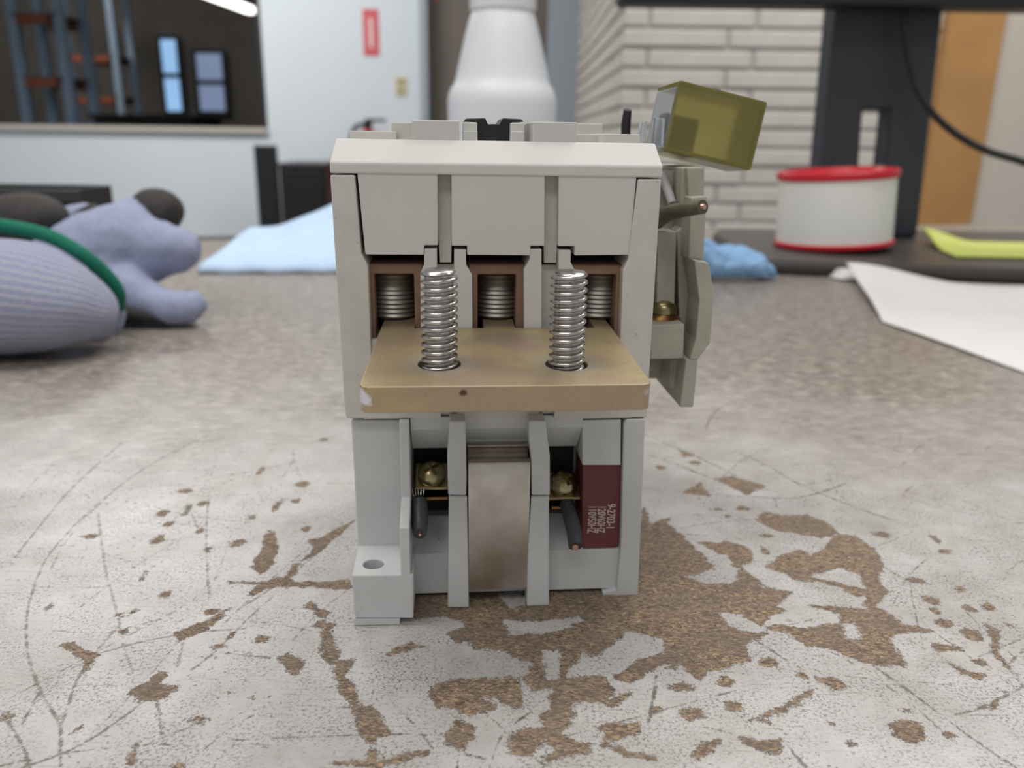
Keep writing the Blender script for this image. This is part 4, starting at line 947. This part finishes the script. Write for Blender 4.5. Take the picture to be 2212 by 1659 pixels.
# crumpled blue cloth on the right: a fold that opens towards the camera and tapers to the right
c0 = Vector((0.1222,0.6182)+(0,)); c1 = Vector((0.2046,0.625)+(0,))
bm = bmesh.new(); rows = []
NU, NV = 48, 40
for i in range(NU+1):
    u = i/NU; cen = c0.lerp(c1, u); rim = math.sqrt(max(0.0, 1-max(0, (u-0.62)/0.38)**2))
    hgt = (0.034-0.016*sst(0.25, 0.75, u)+0.004*math.sin(11*u))*max(rim, 0.02); dep = (0.030+0.004*math.sin(7*u+1))*max(rim, 0.05)
    row = []
    for k in range(NV+1):
        a = math.radians(-75-335*k/NV+40*sst(0.3, 0.9, u)*0); rr_ = 1+0.07*math.sin(3*a+6*u)+0.04*math.sin(5*a-9*u)
        if k > NV*0.8: rr_ *= 1-0.55*(k/NV-0.8)/0.2
        row.append(bm.verts.new((cen.x+0.004*math.sin(a*2+5*u), cen.y+dep*0.5*rr_*math.cos(a)+0.016, max(0.0012, hgt*0.5+hgt*0.5*rr_*math.sin(a)))))
    rows.append(row)
for i in range(NU):
    for k in range(NV): bm.faces.new((rows[i][k], rows[i+1][k], rows[i+1][k+1], rows[i][k+1]))
rag = finish('blue_rag', bm, M_TOWEL2, None, 0, True)
md = rag.modifiers.new('thick', 'SOLIDIFY'); md.thickness = 0.0012; md.offset = 0
tx_ = bpy.data.textures.new('rag', 'CLOUDS'); tx_.noise_scale = 0.014; tx_.noise_depth = 2
rs = rag.modifiers.new('fine', 'SUBSURF'); rs.levels = 1; rs.render_levels = 1
rd = rag.modifiers.new('crease', 'DISPLACE'); rd.texture = tx_; rd.strength = 0.008; rd.mid_level = 0.5
rag.location.z = 0.0015
tag(rag, 'crumpled blue rag bunched up beside the monitor base', 'rag')
# second fold of the rag: a rolled edge
# paper sheet with lifted corner and faint lines
M_PAPER = mat('paper', srgb(226, 223, 220), 0.7, var=0.03, scale=25)
p0, p1, p2, p3 = (0.2237,0.4844), (0.2494,0.3431), (0.4595,0.6129), (0.2665,0.6408)
def h_paper(u, v):
    lift = 0.0105*sst(0.72, 1.0, v)*sst(0.35, 0.0, u) if u < 0.35 else 0.0
    lift = 0.010*sst(0.75, 1.0, v)*(1-sst(0.0, 0.4, u))
    bulge = 0.008*math.sin(math.pi*v)*(1-sst(0.0, 0.22, u))*0.5
    wavy = 0.004*sst(0.5, 1.0, v)*(0.5+0.5*math.sin(7*u+0.8)) + 0.0012*(1+math.sin(5*u+3*v))*0.3
    return (-0.006*sst(0.75, 1, v)*(1-sst(0, 0.4, u)), 0, 0.0005+lift+bulge+wavy)
paper = sheet('paper_sheet', [p0, p1, p2, p3], h_paper, 40, 30, M_PAPER, 'white paper sheet with a curled corner lying on the bench', 'paper', 0.0003)
# curled corner
sheet_c = None
cq = [(0.2522,0.6396), (0.2526,0.5986), (0.2747,0.6504), (0.2665,0.6658)]
corner = bmesh.new()
ptsA = [Vector((0.253,0.652,0.0005)), Vector((0.2574,0.655,0.0039)), Vector((0.2632,0.66,0.0084)), Vector((0.2684,0.66,0.0092))]
ptsB = [Vector((0.2602,0.64,0.0012)), Vector((0.266,0.64,0.0012)), Vector((0.2705,0.64,0.0006)), Vector((0.2767,0.645,0.002))]
for p in ptsA+ptsB: p.z = max(p.z, 0.0012)
ra = [corner.verts.new(p) for p in catmull(ptsA, 4)]; rb = [corner.verts.new(p) for p in catmull(ptsB, 4)]
for i in range(len(ra)-1): corner.faces.new((ra[i], ra[i+1], rb[i+1], rb[i]))
co_ = finish('curled_corner', corner, M_PAPER, paper, 0, True)
md = co_.modifiers.new('thick', 'SOLIDIFY'); md.thickness = 0.0003
# lime sticky note pad on the monitor base
M_LIME = mat('lime_paper', srgb(198, 206, 104), 0.6, var=0.04, scale=60)
n0, n1_, n2, n3 = (0.3746,0.6956), (0.4756,0.6889), (0.5468,0.7965), (0.3981,0.809)
def h_note(u, v):
    return (0, 0, 0.0125 + 0.010*sst(0.55, 0.0, u)*sst(0.35, 1.0, v) if u < 0.55 else 0.0125)
def h_note2(u, v): return (0, 0, 0.0127+0.012*(1-sst(0.0, 0.35, u))*sst(0.3, 1.0, v))
note = sheet('sticky_note_pad', [n0, n1_, n2, n3], h_note2, 30, 16, M_LIME, 'lime green note pad with curled edge on the monitor base', 'note pad', 0.0016)

# black tray at the far left
tr = thing('black_tray', 'low black plastic tray behind the work gloves', 'tray', (-0.4801,0.8,0.0245)[:2]+(0.0,))
ta = (-0.4224,0.0515)
TX0, TX1, TY1, TH_ = -0.32, ta[0]-(-0.4801,0.8,0.0245)[0], 0.075, (-0.449,0.052)[1]
box('bottom', TX0, TX1, 0, TY1, 0, 0.004, M_BLACK, tr, 0.001, scale=1.0)
for nm, a in (('front_side', (TX0, TX1, 0, 0.004, 0.004, TH_)), ('back_side', (TX0, TX1, TY1-0.004, TY1, 0.004, TH_)), ('end_side', (TX1-0.004, TX1, 0.004, TY1-0.004, 0.004, TH_)), ('end_side', (TX0, TX0+0.004, 0.004, TY1-0.004, 0.004, TH_))):
    box(nm, *a, M_BLACK, tr, 0.001, scale=1.0)
box('rim', TX0, TX1+0.006, -0.006, -0.0005, TH_-0.012, TH_, M_DARKGREY, tr, 0.001, scale=1.0)

# ------------------------------------------------------------------ work gloves
def knit_material(name, base, dark, line, stripes):
    mt = bpy.data.materials.new(name); mt.use_nodes = True; nt = mt.node_tree; b = nt.nodes['Principled BSDF']; b.inputs['Roughness'].default_value = 0.9
    N, K = nt.nodes.new, nt.links.new
    tc = N('ShaderNodeTexCoord'); n = N('ShaderNodeTexNoise'); n.inputs['Scale'].default_value = 1300; n.inputs['Detail'].default_value = 2
    K(tc.outputs['Object'], n.inputs['Vector'])
    cr = N('ShaderNodeValToRGB'); cr.color_ramp.elements[0].position = 0.35; cr.color_ramp.elements[1].position = 0.65
    cr.color_ramp.elements[0].color = dark; cr.color_ramp.elements[1].color = base
    K(n.outputs['Fac'], cr.inputs['Fac']); colr = cr.outputs['Color']
    if stripes:
        uv = N('ShaderNodeUVMap'); uv.uv_map = 'uv'; sp_ = N('ShaderNodeSeparateXYZ'); K(uv.outputs['UV'], sp_.inputs[0])
        mm = N('ShaderNodeMath'); mm.operation = 'MULTIPLY'; mm.inputs[1].default_value = stripes; K(sp_.outputs['Y'], mm.inputs[0])
        ww = N('ShaderNodeMath'); ww.operation = 'FRACT'; K(mm.outputs[0], ww.inputs[0])
        r2 = N('ShaderNodeValToRGB'); e = r2.color_ramp.elements; e[0].position = 0.0; e[0].color = (1, 1, 1, 1); e[1].position = 0.16; e[1].color = (0, 0, 0, 1)
        x = e.new(0.09); x.color = (0.8, 0.8, 0.8, 1)
        K(ww.outputs[0], r2.inputs['Fac'])
        mx = N('ShaderNodeMix'); mx.data_type = 'RGBA'; K(r2.outputs['Color'], mx.inputs['Factor']); K(colr, mx.inputs['A']); mx.inputs['B'].default_value = line
        colr = mx.outputs['Result']
        bp = N('ShaderNodeBump'); bp.inputs['Strength'].default_value = 0.5; bp.inputs['Distance'].default_value = 0.001; K(r2.outputs['Color'], bp.inputs['Height']); K(bp.outputs['Normal'], b.inputs['Normal'])
    K(colr, b.inputs['Base Color'])
    return mt
M_KNIT = knit_material('knit_stripe', srgb(158, 162, 186), srgb(132, 134, 158), srgb(192, 184, 178), 42)
M_KNIT2 = knit_material('knit_plain', srgb(166, 172, 200), srgb(142, 147, 172), None, 0)
M_COAT = mat('glove_coating', srgb(66, 62, 60), 0.75, var=0.25, scale=300, bump=0.5, bscale=900)
M_HEM = mat('green_hem', srgb(20, 118, 92), 0.85, var=0.2, scale=500, bump=0.5, bscale=1200)
ng = thing('work_glove', 'grey-blue striped knit glove cuff with a green hem', 'glove', (-0.26, 0.40, 0.0), 0, 'work gloves')
off = Vector((-0.26, 0.40, 0.0))
def gl(pts): return [Vector(p)-off for p in pts]
gp = [(-0.29,0.385,0.0188), (-0.2605,0.385,0.021), (-0.236,0.385,0.0214), (-0.2218,0.387,0.0189), (-0.2127,0.392,0.0138), (-0.2092,0.397,0.0075), (-0.2062,0.402,0.001)]
gr = [(0.030, 0.0262), (0.034, 0.0272), (0.034, 0.0270), (0.030, 0.0238), (0.0235, 0.0188), (0.015, 0.0122), (0.003, 0.0035)]
# rest the cuff on the bench
gp = [Vector((p[0], p[1], r[1]+0.001)) for p, r in zip(gp, gr)]
cu = sweep('cuff', [p-off for p in gp], gr, M_KNIT, ng, 64, 8, 1.0, 80, uv=True)
sweep('hem', gl([(-0.2911,0.41,0.0558), (-0.2696,0.41,0.0598), (-0.2491,0.41,0.0582), (-0.2313,0.41,0.0539), (-0.2174,0.41,0.0458), (-0.2096,0.415,0.0353), (-0.2062,0.42,0.0244), (-0.209,0.425,0.0145)]), [0.0036]*7+[0.002], M_HEM, ng, 14, 8)
sweep('cuff_edge', gl([(-0.2227,0.425,0.0372), (-0.2162,0.43,0.0274), (-0.2132,0.43,0.0155), (-0.2157,0.43,0.004), (-0.2184,0.425,-0.0008)]), [(0.003, 0.003), (0.005, 0.004), (0.0055, 0.0045), (0.005, 0.0045), (0.002, 0.002)], M_KNIT2, ng, 14, 6)
for k_, (dy_, ln_) in enumerate(((-0.024, 0.060), (-0.008, 0.072), (0.008, 0.070), (0.024, 0.054))):   # fingers of the near glove
    a_ = gp[0] - off; z_ = 0.011
    sweep('finger', [(a_.x+0.045, a_.y+dy_*0.9, z_+0.008), (a_.x-0.004, a_.y+dy_, z_+0.002), (a_.x-ln_*0.6, a_.y+dy_*1.15, z_), (a_.x-ln_, a_.y+dy_*1.2, z_-0.001)], [(0.010, 0.010), (0.0098, 0.0098), (0.0092, 0.0092), (0.006, 0.006)], M_KNIT2, ng, 18, 5)
    sweep('coated_fingertip', [(a_.x-ln_*0.62, a_.y+dy_*1.15, z_), (a_.x-ln_*0.85, a_.y+dy_*1.18, z_), (a_.x-ln_*1.06, a_.y+dy_*1.2, z_-0.001)], [(0.0097, 0.0097), (0.0092, 0.0092), (0.004, 0.004)], M_COAT, ng, 18, 5)
fg = thing('work_glove', 'lavender knit glove with black coated fingertips lying behind the green hem', 'glove', (-0.22, 0.47, 0.0), 0, 'work gloves')
off2 = Vector((-0.22, 0.47, 0.0))
def crease(o, strength, size):
    tx = bpy.data.textures.get('cloth_%g' % size) or bpy.data.textures.new('cloth_%g' % size, 'CLOUDS'); tx.noise_scale = size; tx.noise_depth = 2
    md = o.modifiers.new('crease', 'DISPLACE'); md.texture = tx; md.strength = strength; md.mid_level = 0.5
def remeshed(name, lofts, mt, parent, vox=0.0018, sm=6):
    bm = bmesh.new()
    for pts, rad in lofts:
        rr = [r if isinstance(r, tuple) else (r, r) for r in rad]
        pp = [Vector((p[0], p[1], max(p[2], r[1]+0.001)))-off2 for p, r in zip(pts, rr)]
        sweep_bm(bm, pp, rr, 20, 6)
    o = finish(name, bm, mt, parent, 0, True)
    md = o.modifiers.new('remesh', 'REMESH'); md.mode = 'VOXEL'; md.voxel_size = vox; md.use_smooth_shade = True
    md = o.modifiers.new('smooth', 'SMOOTH'); md.iterations = sm; md.factor = 0.5
    crease(o, 0.0035 if name == 'glove_body' else 0.0015, 0.016)
    return o
remeshed('glove_body', [
    ([(-0.2687,0.47,0.0231), (-0.2487,0.475,0.0307), (-0.2285,0.48,0.0371), (-0.2168,0.48,0.0331)], [(0.022, 0.022), (0.026, 0.027), (0.024, 0.028), (0.018, 0.020)]),
    ([(-0.2245,0.48,0.0371), (-0.2071,0.478,0.039), (-0.1923,0.475,0.0393), (-0.1829,0.475,0.0397)], [(0.018, 0.022), (0.016, 0.0175), (0.014, 0.012), (0.006, 0.006)]),
    ([(-0.2342,0.465,0.0217), (-0.2118,0.455,0.0158), (-0.1946,0.45,0.0107), (-0.1828,0.45,0.0119), (-0.1767,0.455,0.0158)], [(0.016, 0.016), (0.013, 0.012), (0.011, 0.010), (0.0105, 0.0095), (0.006, 0.006)]),
    ([(-0.238,0.49,0.0425), (-0.2279,0.495,0.0531), (-0.2218,0.5,0.0576)], [(0.016, 0.018), (0.014, 0.015), (0.012, 0.012)]),
    ([(-0.2717,0.49,0.0393), (-0.2643,0.495,0.0512), (-0.2531,0.5,0.0599)], [(0.014, 0.014), (0.011, 0.011), (0.007, 0.006)]),
], M_KNIT2, fg)
remeshed('coated_fingertip', [([(-0.2251,0.497,0.0556), (-0.2178,0.502,0.058), (-0.21,0.505,0.0557), (-0.2046,0.505,0.053)], [(0.011, 0.0125), (0.0145, 0.015), (0.0125, 0.013), (0.006, 0.007)])], M_COAT, fg)
remeshed('coated_fingertip', [([(-0.2591,0.487,0.0529), (-0.2518,0.49,0.0591), (-0.2468,0.492,0.0628)], [(0.004, 0.005), (0.0065, 0.0045), (0.003, 0.003)])], M_COAT, fg)
remeshed('coated_fingertip', [([(-0.3014,0.47,0.0518), (-0.2827,0.475,0.0548), (-0.2667,0.475,0.055), (-0.2615,0.475,0.0506)], [(0.012, 0.014), (0.017, 0.0165), (0.013, 0.013), (0.005, 0.006)])], M_COAT, fg)
remeshed('coated_palm', [([(-0.2247,0.452,0.0069), (-0.212,0.452,0.0031), (-0.1939,0.452,0.0007), (-0.1804,0.455,0.0024)], [(0.012, 0.009), (0.013, 0.007), (0.012, 0.005), (0.006, 0.003)])], M_COAT, fg)
